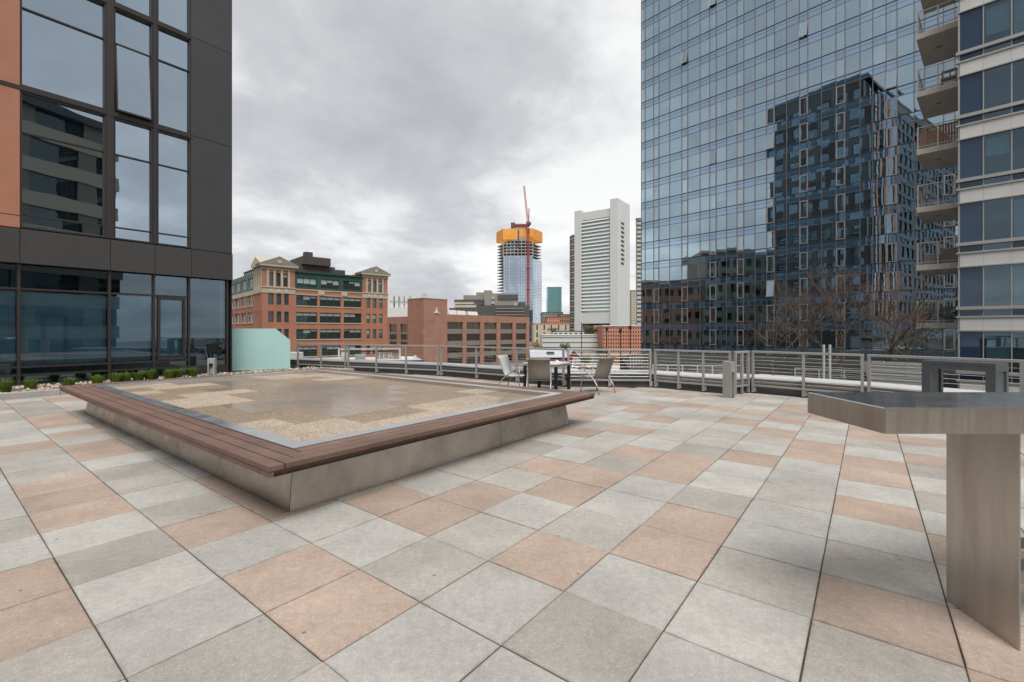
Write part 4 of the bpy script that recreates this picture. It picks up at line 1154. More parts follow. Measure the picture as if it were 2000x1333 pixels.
rowsA = [(-10.0, -7.9), (-6.1, -4.2), (-1.9, -.3), (-4.2 + .3, -1.8)]
RW = [(-8.3, -6.0), (-4.3, -1.9), (-0.3, 2.05), (3.55, 5.95), (7.45, 9.85)]
ra = random.Random(5)
def win_mesh(nm, w, h, lights, blind, trim='green_metal'):
    mb = MB()
    mb.m = 0; mb.box(-w / 2, w / 2, .02, .06, 0, h)
    mb.m = 1
    ww_ = .10
    for k in range(lights + 1):
        x = -w / 2 + (w - ww_) * k / lights; mb.box(x, x + ww_, -.05, .019, 0, h)
    mb.box(-w / 2 + ww_, w / 2 - ww_, -.04, .018, 0, .09); mb.box(-w / 2 + ww_, w / 2 - ww_, -.04, .018, h - .09, h)
    mb.m = 2
    for k in range(lights):
        x = -w / 2 + (w - ww_) * k / lights + ww_; x2 = -w / 2 + (w - ww_) * (k + 1) / lights
        q = blind[k % len(blind)]
        if q: mb.box(x + .02, x2 - .02, .005, .015, h - .1 - q * h, h - .1)
    return mesh_of(nm, mb, ['far_glass', trim, 'far_blind'])
def place(nm, me, fr_, x, y, z, d, parent):
    p = fr_.P(x, y, z); return inst(nm, me, parent, p, (0, 0, math.atan2(d[1], d[0])))
# front facade
tw_x = [(1.24, 2.31), (2.9, 3.9), (4.49, 5.46)]; tw2 = [(23.9, 24.9), (25.6, 26.6), (27.3, 28.3)]
bay = [(7.05, 11.75), (12.35, 17.35), (18.1, 22.6)]
ops = [(a, b, z0, z1) for a, b in tw_x + tw2 + bay for z0, z1 in RW]
obj('front_wall', amb().wall(0.0, 29.74, GZ, 10.9, ops, 0, .35), 'brick_a', ba)
tvars = [win_mesh('window', 1.02, 2.38, 1, [q]) for q in (.0, .3, .45)]; bvars = {}
for a, b in bay: bvars[a] = [win_mesh('window', b - a, 2.38, 3, q) for q in ((.3, .3, 0), (.28, .28, .28), (0, .35, .2), (.15, .3, .3))]
for z0, z1 in RW:
    for a, b in tw_x + tw2: place('window', ra.choice(tvars), amb(), (a + b) / 2, .25, z0, AD, ba)
    for a, b in bay:
        place('window', ra.choice(bvars[a]), amb(), (a + b) / 2, .25, z0, AD, ba)
        obj('sill', amb().box(a - .15, b + .15, -.12, .2, z0 - .22, z0 - .003), 'lime', ba)
# cream bands on the towers
for a, b in ((0, 6.78), (22.87, 29.74)):
    obj('stone_band', amb().box(a - .08, b + .08, -.10, .3, 9.98, 11.15), 'lime', ba)
    obj('stone_ledge', amb().box(a - .16, b + .16, -.24, .3, 11.16, 11.38), 'lime', ba)
    for q in range(3):
        c = a + 1.75 + q * 1.6; md = amb(); md.tube([(c, -.101, 10.55), (c, -.16, 10.55)], .34, 14); obj('roundel', md, 'white_mull', ba)
    ops = [(a + 1.35 + q * 1.5, a + 2.25 + q * 1.5, 11.6, 14.5) for q in range(3)]
    obj('tower_wall', amb().wall(a, b, 11.39, 15.6, ops, .02, .35), 'brick_a', ba)
    wv = [win_mesh('window', .92, 2.9, 1, [q]) for q in (0, .25)]
    for q, o_ in enumerate(ops): place('window', ra.choice(wv), amb(), (o_[0] + o_[1]) / 2, .27, 11.6, AD, ba)
    for x in (a + .92, a + 2.27, a + 3.77, a + 5.27): obj('stone_pier', amb().box(x, x + .46, -.09, .1, 11.39, 15.1), 'lime', ba)
    obj('cornice', amb().box(a - .55, b + .55, -.65, 6.9 if a == 0 else 5.5, 15.85, 16.15), 'lime', ba)
    obj('frieze', amb().box(a - .1, b + .1, -.12, .3, 15.11, 15.84), 'lime', ba)
    c = (a + b) / 2
    obj('gable', amb().yprism([(a - .7, 16.16), (b + .7, 16.16), (b + .7, 16.4), (c, 18.15), (a - .7, 16.4)], -.6, 3.0), 'grey_roof', ba)
    ro = amb(); ro.tube([(c, -.601, 16.95), (c, -.68, 16.95)], .42, 14); obj('gable_roundel', ro, 'lime', ba)
# green top storey
obj('brick_frieze', amb().box(6.79, 22.86, .05, .4, 10.91, 11.30), 'brick_a', ba)
obj('green_wall', amb().wall(6.79, 22.86, 11.31, 15.0, [(7.2, 11.6, 11.7, 13.9), (12.6, 17.0, 11.7, 13.9), (18.0, 22.4, 11.7, 13.9)], .08, .3), 'green_metal', ba)
gv = [win_mesh('window', 4.4, 2.2, 3, q) for q in ((.55, .55, .6), (.5, .3, .5), (0, .2, .45))]
for k, x in enumerate((9.4, 14.8, 20.2)): place('window', gv[k], amb(), x, .3, 11.7, AD, ba)
obj('green_cornice', amb().box(6.79, 22.86, -.25, .4, 15.01, 15.35), 'green_metal', ba)
obj('stone_course', amb().box(6.79, 22.86, -.05, .04, 9.88, 10.12), 'lime', ba); obj('stone_course', amb().box(6.79, 22.86, -.10, .04, 11.0, 11.2), 'lime', ba)
for x in (11.9, 17.45): obj('stone_block', amb().box(x, x + 1.5, -.15, .03, 10.13, 10.99), 'lime', ba)
# flank facing left
def afm(): return MB(AO, (-AF[0], -AF[1]))      # x runs towards the near corner
fbays = [(-33.5, -29.0), (-27.6, -23.0), (-21.6, -17.6), (-16.2, -12.4)] ; fslots = [(-6.2, -5.5), (-4.4, -3.7), (-2.6, -1.9)]
fbays = [(-32.0, -27.2), (-25.4, -20.6), (-18.9, -14.1), (-12.4, -7.6)]
obj('flank_wall', afm().wall(-42, 0, GZ, 10.9, [(a, b, z0, z1) for a, b in fbays + fslots for z0, z1 in RW], 0, .35), 'brick_a', ba)
fv = [win_mesh('window', 4.8, 2.38, 3, q, 'white_mull') for q in ((.3, 0, .3), (0, .2, 0))]; fs = win_mesh('window', .72, 2.38, 1, [0])
for z0, z1 in RW:
    for a, b in fbays:
        place('window', ra.choice(fv), afm(), (a + b) / 2, .25, z0, (-AF[0], -AF[1]), ba); obj('sill', afm().box(a - .15, b + .15, -.12, .2, z0 - .22, z0 - .003), 'lime', ba)
    for a, b in fslots: place('window', fs, afm(), (a + b) / 2, .25, z0, (-AF[0], -AF[1]), ba)
obj('stone_band', afm().box(-7.0, -.001, -.10, .3, 9.98, 11.15), 'lime', ba); obj('stone_course', afm().box(-42, -7.01, -.08, .3, 9.9, 10.9), 'lime', ba)
obj('tower_wall', afm().wall(-7.0, 0, 11.16, 15.8, [(-6.2, -5.4, 11.6, 14.5), (-4.2, -3.4, 11.6, 14.5), (-2.3, -1.5, 11.6, 14.5)], .02, .35), 'lime', ba)
fw = win_mesh('window', .82, 2.9, 1, [.2])
for x in (-5.8, -3.8, -1.9): place('window', fw, afm(), x, .27, 11.6, (-AF[0], -AF[1]), ba)
obj('gable', afm().yprism([(-7.6, 16.17), (.5, 16.17), (.5, 16.4), (-3.5, 18.1), (-7.6, 16.4)], -.5, 3.0), 'lime', ba)
fo = [(a, b, 11.6, 13.9) for a, b in fbays]
obj('green_wall', afm().wall(-42, -7.01, 11.0, 15.0, fo, .08, .3), 'green_metal', ba)
fg = win_mesh('window', 4.8, 2.3, 4, (.2, 0, .3), 'white_mull')
for a, b in fbays: place('window', fg, afm(), (a + b) / 2, .3, 11.6, (-AF[0], -AF[1]), ba)
obj('core', amb().box(.5, 29.2, .62, 41, GZ, 14.9), 'pent', ba)
obj('end_wall', amb().box(29.45, 29.74, .36, 41, GZ, 10.9), 'brick_a', ba)
rf = obj('roof', amb().box(.4, 29.2, .5, 41.2, 14.95, 15.1), 'pent', ba)
for b_ in ((9.0, 19.5, 9, 19, 15.11, 18.2), (11.2, 18.0, 8, 18, 18.21, 20.2), (11.8, 13.6, 8.2, 10, 20.21, 21.3), (19.51, 22.2, 9, 15, 15.11, 17.6)):
    obj('penthouse', amb().box(*b_), 'pent', rf)
for k in range(7):
    v = afm(); v.tube([(-14 - k * 1.7, 2.0, 15.1), (-14 - k * 1.7, 2.0, 16.5)], .16, 8); v.tube([(-14 - k * 1.7, 2.0, 16.5), (-14 - k * 1.7, 2.0, 16.8)], .32, 8); obj('roof_vent', v, 'pent', rf)

# ================================================================== BROWN BRICK OFFICE WITH WHITE EMBLEM
BO = (-30.8, 160.0, 0.0); BD = (0.67, 0.742)
bb = thing('brown_brick_office', 'brown brick office block with wide window bays and a white emblem', 'building', BO)
def bmb2(): return MB(BO, BD)
M['bronze_glass'] = glass_mat('bronze_window', (0.62, 0.52, 0.42), (.1, .1, .1), 0.16, 0.35, .35, (0.022, 0.017, 0.014), 1.0)
M['grey_spandrel'] = simple('grey_spandrel', (0.20, 0.175, 0.155), 0.7, 0, .12, .4)
obj('corner_block', bmb2().box(0, 10.67, 0, 9.5, GZ, 13.0), 'brick_b', bb)
for z in (4.9, -.2): obj('control_joint', bmb2().box(-.02, 10.69, -.02, 9.45, z, z + .14), 'grey_spandrel', bb)
obj('block_coping', bmb2().box(-.15, 10.82, -.15, 9.6, 13.01, 13.25), 'lime', bb)
bcols = [(10.68, 18.26), (20.13, 27.49), (29.51, 36.75), (38.93, 46.49), (48.58, 55.33)]
piers = [(18.26, 20.13), (27.49, 29.51), (36.75, 38.93), (46.49, 48.58), (55.33, 57.43)]
obj('parapet', bmb2().box(10.68, 57.43, 0.0, 1.0, 5.0, 7.7), 'brick_b', bb)
for a, b in piers: obj('pier', bmb2().box(a, b, 0.02, 1.0, GZ, 4.999), 'brick_b', bb)
for a, b in bcols:
    for k, zt in enumerate((5.0, .55, -3.9, -8.3)):
        wv = obj('window', bmb2().box(a + .01, b - .01, .55, .6, zt - 2.65, zt - .001), 'bronze_glass', bb)
        for q in range(1, 6):
            x = a + (b - a) * q / 6; obj('glazing_bar', bmb2().box(x - .05, x + .05, .48, .549, zt - 2.65, zt - .001), 'pent', wv)
        obj('spandrel', bmb2().box(a + .01, b - .01, .35, .6, zt - 4.44, zt - 2.651), 'grey_spandrel', bb)
obj('core', bmb2().box(10.69, 57.4, 1.01, 30, GZ, 7.2), 'brick_b', bb)
# left wing
obj('left_wing', MB(bmb2().P(0, 9.51, 0), (BD[0], BD[1])).wall(-.6, -.5, GZ, 6, [], 0, .1), 'brick_b', bb)
BL = (-.742, .67)
def blm(): return MB(BO, (-BL[0], -BL[1]))
obj('left_wing_wall', blm().wall(-34, -9.51, GZ, 6.9, [(-15.2, -10.4, -3.5, 4.2), (-22.5, -17.5, -3.5, 4.2), (-29.5, -24.6, -3.5, 4.2)], .8, .5), 'brick_b', bb)
for a, b in ((-15.2, -10.4), (-22.5, -17.5), (-29.5, -24.6)):
    wv = obj('window', blm().box(a, b, 1.2, 1.25, -3.5, 4.2), 'bronze_glass', bb)
    for z in (1.2, -1.6): obj('spandrel', blm().box(a, b, 1.05, 1.19, z - .8, z), 'grey_spandrel', wv)
obj('left_wing_core', blm().box(-34, -9.5, 1.3, 12, GZ, 6.88), 'brick_b', bb)
# emblem: three tapering arms
em = bmb2(); c = (5.6, -.25, 8.55)
for ang, ln in ((90, 1.35), (212, 1.15), (328, 1.15)):
    a = R(ang); ux, uz = math.cos(a), math.sin(a); px, pz = -uz, ux
    em.yprism([(c[0] + px * .42, c[2] + pz * .42), (c[0] - px * .42, c[2] - pz * .42), (c[0] + ux * ln - px * .16, c[2] + uz * ln - pz * .16), (c[0] + ux * (ln + .15), c[2] + uz * (ln + .15)), (c[0] + ux * ln + px * .16, c[2] + uz * ln + pz * .16)][::-1], -.25 - ang * 1e-4, -.02)
obj('emblem', em, 'white_band', bb)
for k, (a, b, ya, yb, h) in enumerate(((11.3, 15.2, 5, 9, 2.6), (15.6, 19.6, 5, 9, 2.5), (20.0, 24.4, 5, 9, 2.35), (25.8, 31.0, 5, 9, 2.2))):
    ac = thing('rooftop_cooling_unit', ('first', 'second', 'third', 'rightmost')[k] + ' white cooling unit on the brown brick office roof, counted from its corner block', 'cooling unit', bmb2().P((a + b) / 2, 7, 7.2), 'rooftop cooling units')
    obj('casing', bmb2().xprism([(ya, 7.75), (yb, 7.75), (yb - .6, 7.2 + h), (ya + .6, 7.2 + h)], a, b), 'white_band', ac)
    for q in range(3): obj('grille', bmb2().box(a + .3 + q * (b - a - .4) / 3, a + (q + 1) * (b - a - .4) / 3, ya - .02, ya + .1, 7.21, 7.74), 'pent', ac)
rm = thing('roof_mast', 'small antenna frame on the brick corner block', 'antenna', bmb2().P(2.0, 2.0, 13.25))
mm_ = bmb2()
for q in (-.9, -.3, .3, .9): mm_.tube([(2 + q, 2, 13.25), (2 + q, 2, 15.0)], .05, 5)
obj('rods', mm_, 'grey_spandrel', rm); obj('cross_rail', bmb2().box(.9, 3.1, 1.95, 2.05, 14.4, 14.5), 'grey_spandrel', rm)

# ================================================================== LOW ROOF WITH WHITE SIGN FRAME
M['slate_fascia'] = simple('slate_fascia', (0.085, 0.098, 0.11), 0.5, 0.2, .1, .4)
M['pink_panel'] = simple('faded_panel', (0.36, 0.27, 0.24), 0.8, 0, .3, .6)
lr = thing('low_roof_building', 'low building with slate fascia and pale roof below the terrace', 'building', (-20, 62, GZ))
obj('walls', MB().prism([(-37, 60), (-13.4, 68.5), (-16.4, 77), (-40, 70)], GZ, -3.6), 'concrete', lr)
obj('fascia', MB().prism([(-37.2, 59.8), (-13.1, 68.4), (-16.2, 77.3), (-40.3, 70.2)], -3.59, -2.75), 'slate_fascia', lr)
obj('roof', MB().prism([(-37.0, 60.1), (-13.5, 68.6), (-16.4, 77), (-40, 70)], -2.745, -2.65), 'white_band', lr)
sf = thing('sign_frame', 'white rooftop frame with pale letters behind the railing', 'sign', (-20, 68, -2.6))
so, sd_ = (-25.2, 66.5, 0), (0.955, .297)
for b_ in ((0, .25, 0, .4, -2.64, -1.15), (8.6, 8.85, 0, .4, -2.64, -1.15), (0, 8.85, 0, .4, -1.149, -.98)):
    obj('frame_bar', MB(so, sd_).box(*b_), 'white_band', sf)
obj('backing', MB(so, sd_).box(5.2, 8.59, .5, .56, -2.6, -1.3), 'pink_panel', sf)
obj('canopy_edge', MB(so, sd_).box(1.4, 8.4, .41, .48, -1.5, -1.36), 'slate_fascia', sf)
obj('equipment', MB(so, sd_).box(.4, 1.3, 1.2, 1.8, -2.64, -1.6), 'white_band', sf); obj('equipment', MB(so, sd_).box(2.3, 3.8, 1.4, 2.2, -2.64, -1.9), 'far_blind', sf)
def letters(txt, x0, z, size, mat, parent, o, d, y=.42):
    cu = bpy.data.curves.new('lettering', 'FONT'); cu.body = txt; cu.size = size; cu.extrude = .03
    ob = bpy.data.objects.new('lettering_tmp', cu); C.objects.link(ob)
    dg = bpy.context.evaluated_depsgraph_get(); me = bpy.data.meshes.new_from_object(ob.evaluated_get(dg))
    bpy.data.objects.remove(ob)
    fr_ = MB(o, d); off = wo(parent)
    me.vertices.foreach_set('co', [c_ for v in me.vertices for c_ in [p_ - q_ for p_, q_ in zip(fr_.P(x0 + v.co.x, y - v.co.z, z + v.co.y), off)]])
    me.materials.clear(); me.materials.append(M[mat]); me.update()
    o_ = bpy.data.objects.new('lettering', me); C.objects.link(o_); o_.parent = parent
    return o_
letters('TER', 5.35, -2.55, 1.45, 'white_band', sf, so, sd_)
for k, (x, y, w, h, lab) in enumerate(((-30.2, 64, 1.8, 1.3, 'pink-white rooftop box left of the sign frame'), (-32.5, 63, 1.3, .8, 'white rounded rooftop vent behind the left railing'), (-17.6, 70.0, .5, .5, 'tiny white roof vent right of the sign frame'), (-14.9, 70.6, .5, .4, 'tiny white roof vent at the right end of the low roof'))):
    rb = thing('roof_vent_box', lab, 'vent', (x, y, -2.65), 'vents on the low roof')
    obj('casing', MB().bbox(x - w / 2, x + w / 2, y - .5, y + .5, -2.649, -2.65 + h, .08), 'white_band', rb); obj('hood', MB().box(x - w * .3, x + w * .3, y - .3, y + .3, -2.648 + h, -2.55 + h), 'far_blind', rb)

# ================================================================== STEPPED GREY OFFICE BEHIND
M['conc_grey'] = simple('grey_concrete', (0.24, 0.225, 0.20), 0.8, 0, .12, .1)
M['dark_grey'] = simple('dark_grey_cladding', (0.075, 0.075, 0.075), 0.7, 0, .15, .1)
M['cream'] = simple('cream_cladding', (0.47, 0.43, 0.34), 0.8, 0, .1, .1)
def X(u, Y): return (u - 1000) * Y / 897.3
def Z(v, Y): return 1.587 + (647 - v) * Y / 897.3
gs = thing('stepped_grey_office', 'stepped grey and dark office block behind the brown brick building', 'building', (0, 240, GZ))
def ub(nm, mat, u0, u1, v0, v1, Y, dep, parent): return obj(nm, MB().box(X(u0, Y), X(u1, Y), Y, Y + dep, Z(v1, Y), Z(v0, Y)), mat, parent)
ub('lower_block', 'dark_grey', 877, 1034, 602, 690, 232, 40, gs)
ub('dark_tier', 'dark_grey', 930, 1033.5, 597, 601.8, 234, 36, gs)
for k, v in enumerate((603, 609, 615)): ub('window_band', 'grey_spandrel', 968, 1024, v - 1.2, v + 1.4, 231.6, .3, gs)
ub('concrete_tier', 'conc_grey', 946, 1012, 573.5, 596.8, 236, 30, gs)
ub('upper_tier', 'conc_grey', 905, 958, 577, 596, 240, 28, gs)
ub('top_tier', 'conc_grey', 930, 962, 571.5, 576.8, 242, 24, gs)
ub('stair_head', 'conc_grey', 945, 960, 567.5, 571.4, 243, 12, gs)
ub('dark_louvre', 'dark_grey', 972, 1012.2, 576, 585.5, 235.6, .3, gs)
ub('cream_band', 'cream', 887, 926, 588.5, 594.5, 238, 20, gs); ub('roof_band', 'dark_grey', 887, 948, 585.5, 588.2, 237.5, 26, gs)
ub('cream_base', 'cream', 887, 932, 596.2, 601, 236, 20, gs); ub('dark_corner', 'dark_grey', 926.2, 947, 588.3, 596, 237.6, 20, gs)
ub('right_tier', 'dark_grey', 1012.8, 1026, 590.5, 596.8, 238, 20, gs)
for u, v in ((963, 583), (963, 592), (1007, 595)): ub('window', 'far_blind', u - 3.2, u + 3.2, v - 3, v + 2, 235.5, .4, gs)

# ================================================================== WHITE CHIMNEYED BLOCK
wc = thing('white_chimney_block', 'pale block with four square towers left of the brick corner block', 'building', (-90, 400, GZ))
ub('base', 'white_band', 752, 799, 601, 660, 400, 40, wc)
for u0, u1, v0 in ((761, 768, 577), (771.5, 777.5, 577.5), (782, 788, 578), (791, 798, 578.5)):
    ub('tower', 'white_band', u0, u1, v0, 600.8, 402, 12, wc); ub('louvre', 'far_blind', u0 + 1, u1 - 1, v0 + 10.5, v0 + 13, 401.7, .25, wc)
ub('link', 'far_blind', 771.6, 797.9, 590, 600.9, 404, 10, wc)

# ================================================================== TOWER UNDER CONSTRUCTION AND CRANE
M['orange_net'] = simple('orange_safety_screen', (0.78, 0.33, 0.045), 0.7, 0, .12, .2)
M['sky_glass'] = glass_mat('new_tower_glass', (0.78, 0.86, 0.95), (.2, .2, .2), 0.55, .05, .05, (0.10, 0.15, 0.21), 1.0)
M['slab_white'] = simple('bare_slab', (0.42, 0.40, 0.37), .85, 0, .15, .1)
M['crane_red'] = simple('crane_red', (0.42, 0.065, 0.065), .5, 0, .1)
M['blue_deck'] = simple('blue_formwork', (0.06, 0.085, 0.19), .7, 0, .3, .2)
ct = thing('tower_under_construction', 'half glazed tower under construction with an orange top screen', 'tower', (10, 610, GZ))
PA, PB, PC, PD, PE = (-11.4, 600), (27, 597), (40.5, 622), (8, 650), (-20.5, 622)
plan = [PA, PB, PC, PD, PE]
def shrink(pl, f):
    cx, cy = sum(p[0] for p in pl) / len(pl), sum(p[1] for p in pl) / len(pl); return [(cx + (p[0] - cx) * f, cy + (p[1] - cy) * f) for p in pl]
obj('core', MB().prism(shrink(plan, .72), GZ, 120), 'dark_grey', ct)
for k in range(29):
    z = 3 + k * 4.0
    obj('floor_slab', MB().prism(shrink(plan, .985), z, z + .9), 'slab_white', ct)
gz_top = 99.5
def sheet(a, b, z0, z1, nm, mat, parent, nx, nz, g=.12):
    L_ = math.hypot(b[0] - a[0], b[1] - a[1]); d = (b[0] - a[0], b[1] - a[1])
    for i in range(nx):
        mb = MB((a[0], a[1], 0), d)
        for j in range(nz):
            zz0, zz1 = z0 + (z1 - z0) * j / nz, z0 + (z1 - z0) * (j + 1) / nz; t_ = ra.gauss(0, .02)
            mb.quad((L_ * i / nx + g, t_, zz0 + g), (L_ * (i + 1) / nx - g, -t_, zz0 + g), (L_ * (i + 1) / nx - g, -t_, zz1 - g), (L_ * i / nx + g, t_, zz1 - g))
        obj(nm, mb, mat, parent)
sheet(PA, PB, -8, gz_top, 'glass_strip', 'sky_glass', ct, 12, 27)
sheet(PB, PC, -8, 96, 'glass_strip', 'sky_glass', ct, 6, 26)
for k in range(9):
    a = lerp(PA, PB, k / 8); obj('column', MB().box(a[0] - .5, a[0] + .5, a[1] + 1, a[1] + 2, 99, 121), 'slab_white', ct)
for k in range(3):
    z = 103 + 4 * k * 1.25; a, b = lerp(PA, PB, .05 + .1 * k), lerp(PA, PB, .45)
    obj('blue_panel', MB((a[0], a[1], 0), (b[0] - a[0], b[1] - a[1])).box(0, 14, 1.2, 1.5, z, z + 2.6), 'blue_deck', ct)
q = shrink(plan, 1.02)
for k, (a, b) in enumerate(zip(q, q[1:] + q[:1])):
    for s0, s1 in ((0, .49), (.54, 1)) if k == 0 else ((0, 1),):
        aa, bb_ = lerp(a, b, s0), lerp(a, b, s1); z0 = 121 if (k != 0 or s0 == 0) else 124
        L_ = math.hypot(bb_[0] - aa[0], bb_[1] - aa[1]); n = max(2, int(L_ / 3.2))
        for i in range(n): obj('safety_screen', MB((aa[0], aa[1], 0), (bb_[0] - aa[0], bb_[1] - aa[1])).box(L_ * i / n + .08, L_ * (i + 1) / n - .08, -.2, .2, z0, 135 + ra.uniform(-.4, .4)), 'orange_net', ct)
obj('hoist_bay', MB().box(lerp(q[0], q[1], .49)[0], lerp(q[0], q[1], .54)[0], 598, 599, 112, 133), 'dark_grey', ct)
obj('top_core', MB().box(1, 19, 612, 630, 121, 142), 'slab_white', ct); obj('core_platform', MB().box(-1, 21, 610, 632, 142, 144), 'crane_red', ct); obj('core_platform', MB().box(-1.5, 4, 609, 611, 138, 145.5), 'dark_grey', ct)
cn = thing('tower_crane', 'red luffing tower crane in front of the unfinished tower', 'crane', (20.5, 594, GZ))
def lattice(mb, a, b, w, n, r):
    a, b = Vector(a), Vector(b); t = (b - a).normalized(); u = t.cross(Vector((0, 1, 0))).normalized(); v = t.cross(u)
    cs = [u * w + v * w, u * w - v * w, -u * w - v * w, -u * w + v * w]
    for c_ in cs: mb.tube([tuple(a + c_), tuple(b + c_)], r, 4)
    for k in range(n):
        p, q_ = a.lerp(b, k / n), a.lerp(b, (k + 1) / n)
        for j in range(4): mb.tube([tuple(p + cs[j]), tuple(q_ + cs[(j + 1) % 4])], r * .8, 4)
mb = MB(); lattice(mb, (20.7, 594, GZ), (20.7, 594, 139), 1.1, 40, .34); obj('mast', mb, 'crane_red', cn)
mb = MB(); lattice(mb, (20.7, 594, 141), (15.7, 600, 191), .9, 16, .26); obj('jib', mb, 'crane_red', cn)
obj('cab', MB().box(18.2, 23, 592, 596.5, 137.5, 143), 'crane_red', cn); obj('counter_jib', MB().box(20, 24.5, 588, 592, 138, 141), 'dark_grey', cn)
mb = MB(); lattice(mb, (21.5, 594, 143), (22, 592, 160), .5, 5, .2); obj('a_frame', mb, 'crane_red', cn)
for z in (10, 32, 55, 83): obj('mast_collar', MB().box(18.3, 23.2, 592.4, 595.6, z, z + 1.6), 'crane_red', cn)

# ================================================================== WHITE SLAB TOWER
M['fed_white'] = simple('white_aluminium_cladding', (0.57, 0.58, 0.565), .5, .1, .04, .05)
M['fed_glass'] = glass_mat('pale_green_glass', (0.72, 0.88, 0.84), (.2, .2, .2), .35, .1, .1, (0.11, 0.16, 0.15), 1.0)
FO, FD = (68.5, 495.0, 0), (0.806, -0.592)
fd = thing('white_slab_tower', 'white aluminium slab tower with two blank piers and striped floors', 'tower', FO)
def fmb(): return MB(FO, FD)
obj('left_pier', fmb().box(0, 7.6, -2.5, 28, GZ, 130), 'fed_white', fd)
obj('right_pier', fmb().box(41, 49, -2.5, 30, GZ, 136), 'fed_white', fd)
obj('core', fmb().box(7.61, 40.99, 2.0, 26, 9, 122), 'dark_grey', fd)
obj('top_wall', fmb().box(7.61, 40.99, -.5, 26, 119, 127.5), 'fed_white', fd)
obj('base_wall', fmb().box(7.61, 40.99, -.5, 26, 9.5, 21), 'fed_white', fd)
for k in range(26):
    z = 21.2 + k * 3.75
    obj('glass_band', fmb().box(7.62, 40.98, .9, 1.9, z, z + 1.7), 'fed_glass', fd)
    if z + 3.7 < 119.5: obj('sun_shade', fmb().xprism([(-1.0, z + 1.72), (1.0, z + 1.72), (1.0, z + 3.72), (.2, z + 3.72), (-.9, z + 2.3)], 7.62, 40.98), 'fed_white', fd)
for k in range(10):
    z = 70 + k * 4.6
    obj('side_slot', MB(fmb().P(49, 0, 0), (0.592, 0.806)).box(6.5, 14 + (k % 2) * .8, -.15, -.01, z, z + 2.4), 'dark_grey', fd)
obj('legs', fmb().box(12, 37, 6, 22, GZ, 8.9), 'dark_grey', fd)
# banded curved tower left of it
bt = thing('banded_round_tower', 'grey striped rounded tower behind the white slab tower', 'tower', (75, 590, GZ))
arc = [(75.5 + 12 * math.cos(a), 585 + 12 * math.sin(a)) for a in [R(q) for q in range(150, 391, 20)]]
arc = [(84, 600), (75.2, 600), (74.6, 592), (76.5, 585), (80, 580), (86, 577), (96, 577), (100, 600)]
obj('core', MB().prism(shrink(arc, .97), GZ, 124), 'dark_grey', bt)
for k in range(34): obj('floor_band', MB().prism(arc, 3 + k * 3.6, 5.2 + k * 3.6), 'conc_grey' if k % 2 else 'slab_white', bt)
# teal slab
M['teal_glass'] = glass_mat('teal_glass', (0.55, 0.80, 0.82), (.2, .2, .2), .36, .05, .05, (0.20, 0.42, 0.43), 1.0)
tl_ = thing('teal_glass_slab', 'plain teal glass slab tower far behind', 'tower', (75, 800, GZ))
ub('shaft', 'teal_glass', 1069.5, 1097, 562, 612, 800, 30, tl_); ub('crown', 'dark_grey', 1069.3, 1097.4, 561, 561.9, 799.8, 31, tl_)
for k in range(11): ub('mullion', 'dark_grey', 1071.5 + k * 2.5, 1071.7 + k * 2.5, 562.2, 612, 799.4, .3, tl_)
ub('base', 'dark_grey', 1069.5, 1097, 612.1, 660, 800, 30, tl_)
# ================================================================== LOW CITY BLOCKS
def block(name, label, mat, u0, u1, v0, v1, Y, dep, rows=0, cols=0, wmat='far_glass', wf=.5, hf=.5, roofm='dark_grey'):
    t = thing(name, label, 'building', (X((u0 + u1) / 2, Y), Y, GZ))
    x0_, x1_, z1_, z0_ = X(u0, Y), X(u1, Y), Z(v0, Y), max(Z(v1, Y), GZ)
    ops = []
    for r_ in range(rows):
        for c_ in range(cols):
            cw, ch = (x1_ - x0_) / cols, (z1_ - z0_) / rows
            ops.append((x0_ + cw * (c_ + .5 - wf / 2), x0_ + cw * (c_ + .5 + wf / 2), z0_ + ch * (r_ + .5 - hf / 2), z0_ + ch * (r_ + .5 + hf / 2)))
    obj('wall', MB((0, Y, 0)).wall(x0_, x1_, z0_, z1_, ops, 0, .4), mat, t)
    obj('glazing', MB((0, Y, 0)).box(x0_ + .05, x1_ - .05, .45, .5, z0_, z1_ - .05), wmat, t)
    obj('body', MB((0, Y, 0)).box(x0_, x1_, .55, dep, GZ, z1_ - .02), mat, t)
    obj('roof', MB((0, Y, 0)).box(x0_ - .3, x1_ + .3, -.3, dep + .3, z1_, z1_ + .6), roofm, t)
    return t
block('salmon_brick_building', 'salmon brick building with a grid of windows beside the glass tower', 'brick_c', 1177, 1254, 637.5, 698, 285, 30, 7, 16, 'far_glass', .5, .55, 'white_band')
block('cream_striped_building', 'long cream building with dark window stripes below the white tower', 'fed_white', 1059, 1179, 655.5, 684, 300, 30, 3, 1, 'far_glass', .99, .18, 'white_band')
block('pink_stone_building', 'pinkish stone block right of the brown brick office', 'lime', 1042, 1112, 633, 676, 420, 40, 3, 5, 'far_glass', .2, .7, 'brick_c')
block('grey_mid_building', 'grey block below the teal slab', 'conc_grey', 1060, 1100, 611, 640, 520, 40, 4, 9, 'far_glass', .5, .4)
block('red_low_building', 'small red brick block below the teal slab', 'brick_c', 1068, 1093, 620, 640, 500, 20, 3, 7, 'far_glass', .4, .4)
block('brown_mid_building', 'dark brown block left of the striped round tower', 'brick_b', 1093, 1114, 615, 640, 505, 30, 3, 5, 'far_glass', .5, .5)
block('tan_slim_tower', 'slim tan tower between white slab tower and glass tower', 'cream', 1233, 1246, 568, 650, 620, 12, 16, 5, 'far_glass', .4, .5)
block('pale_striped_tower', 'pale striped tower peeking out left of the glass tower edge', 'slab_white', 1244, 1262, 428, 650, 330, 3, 26, 3, 'far_glass', .92, .45)
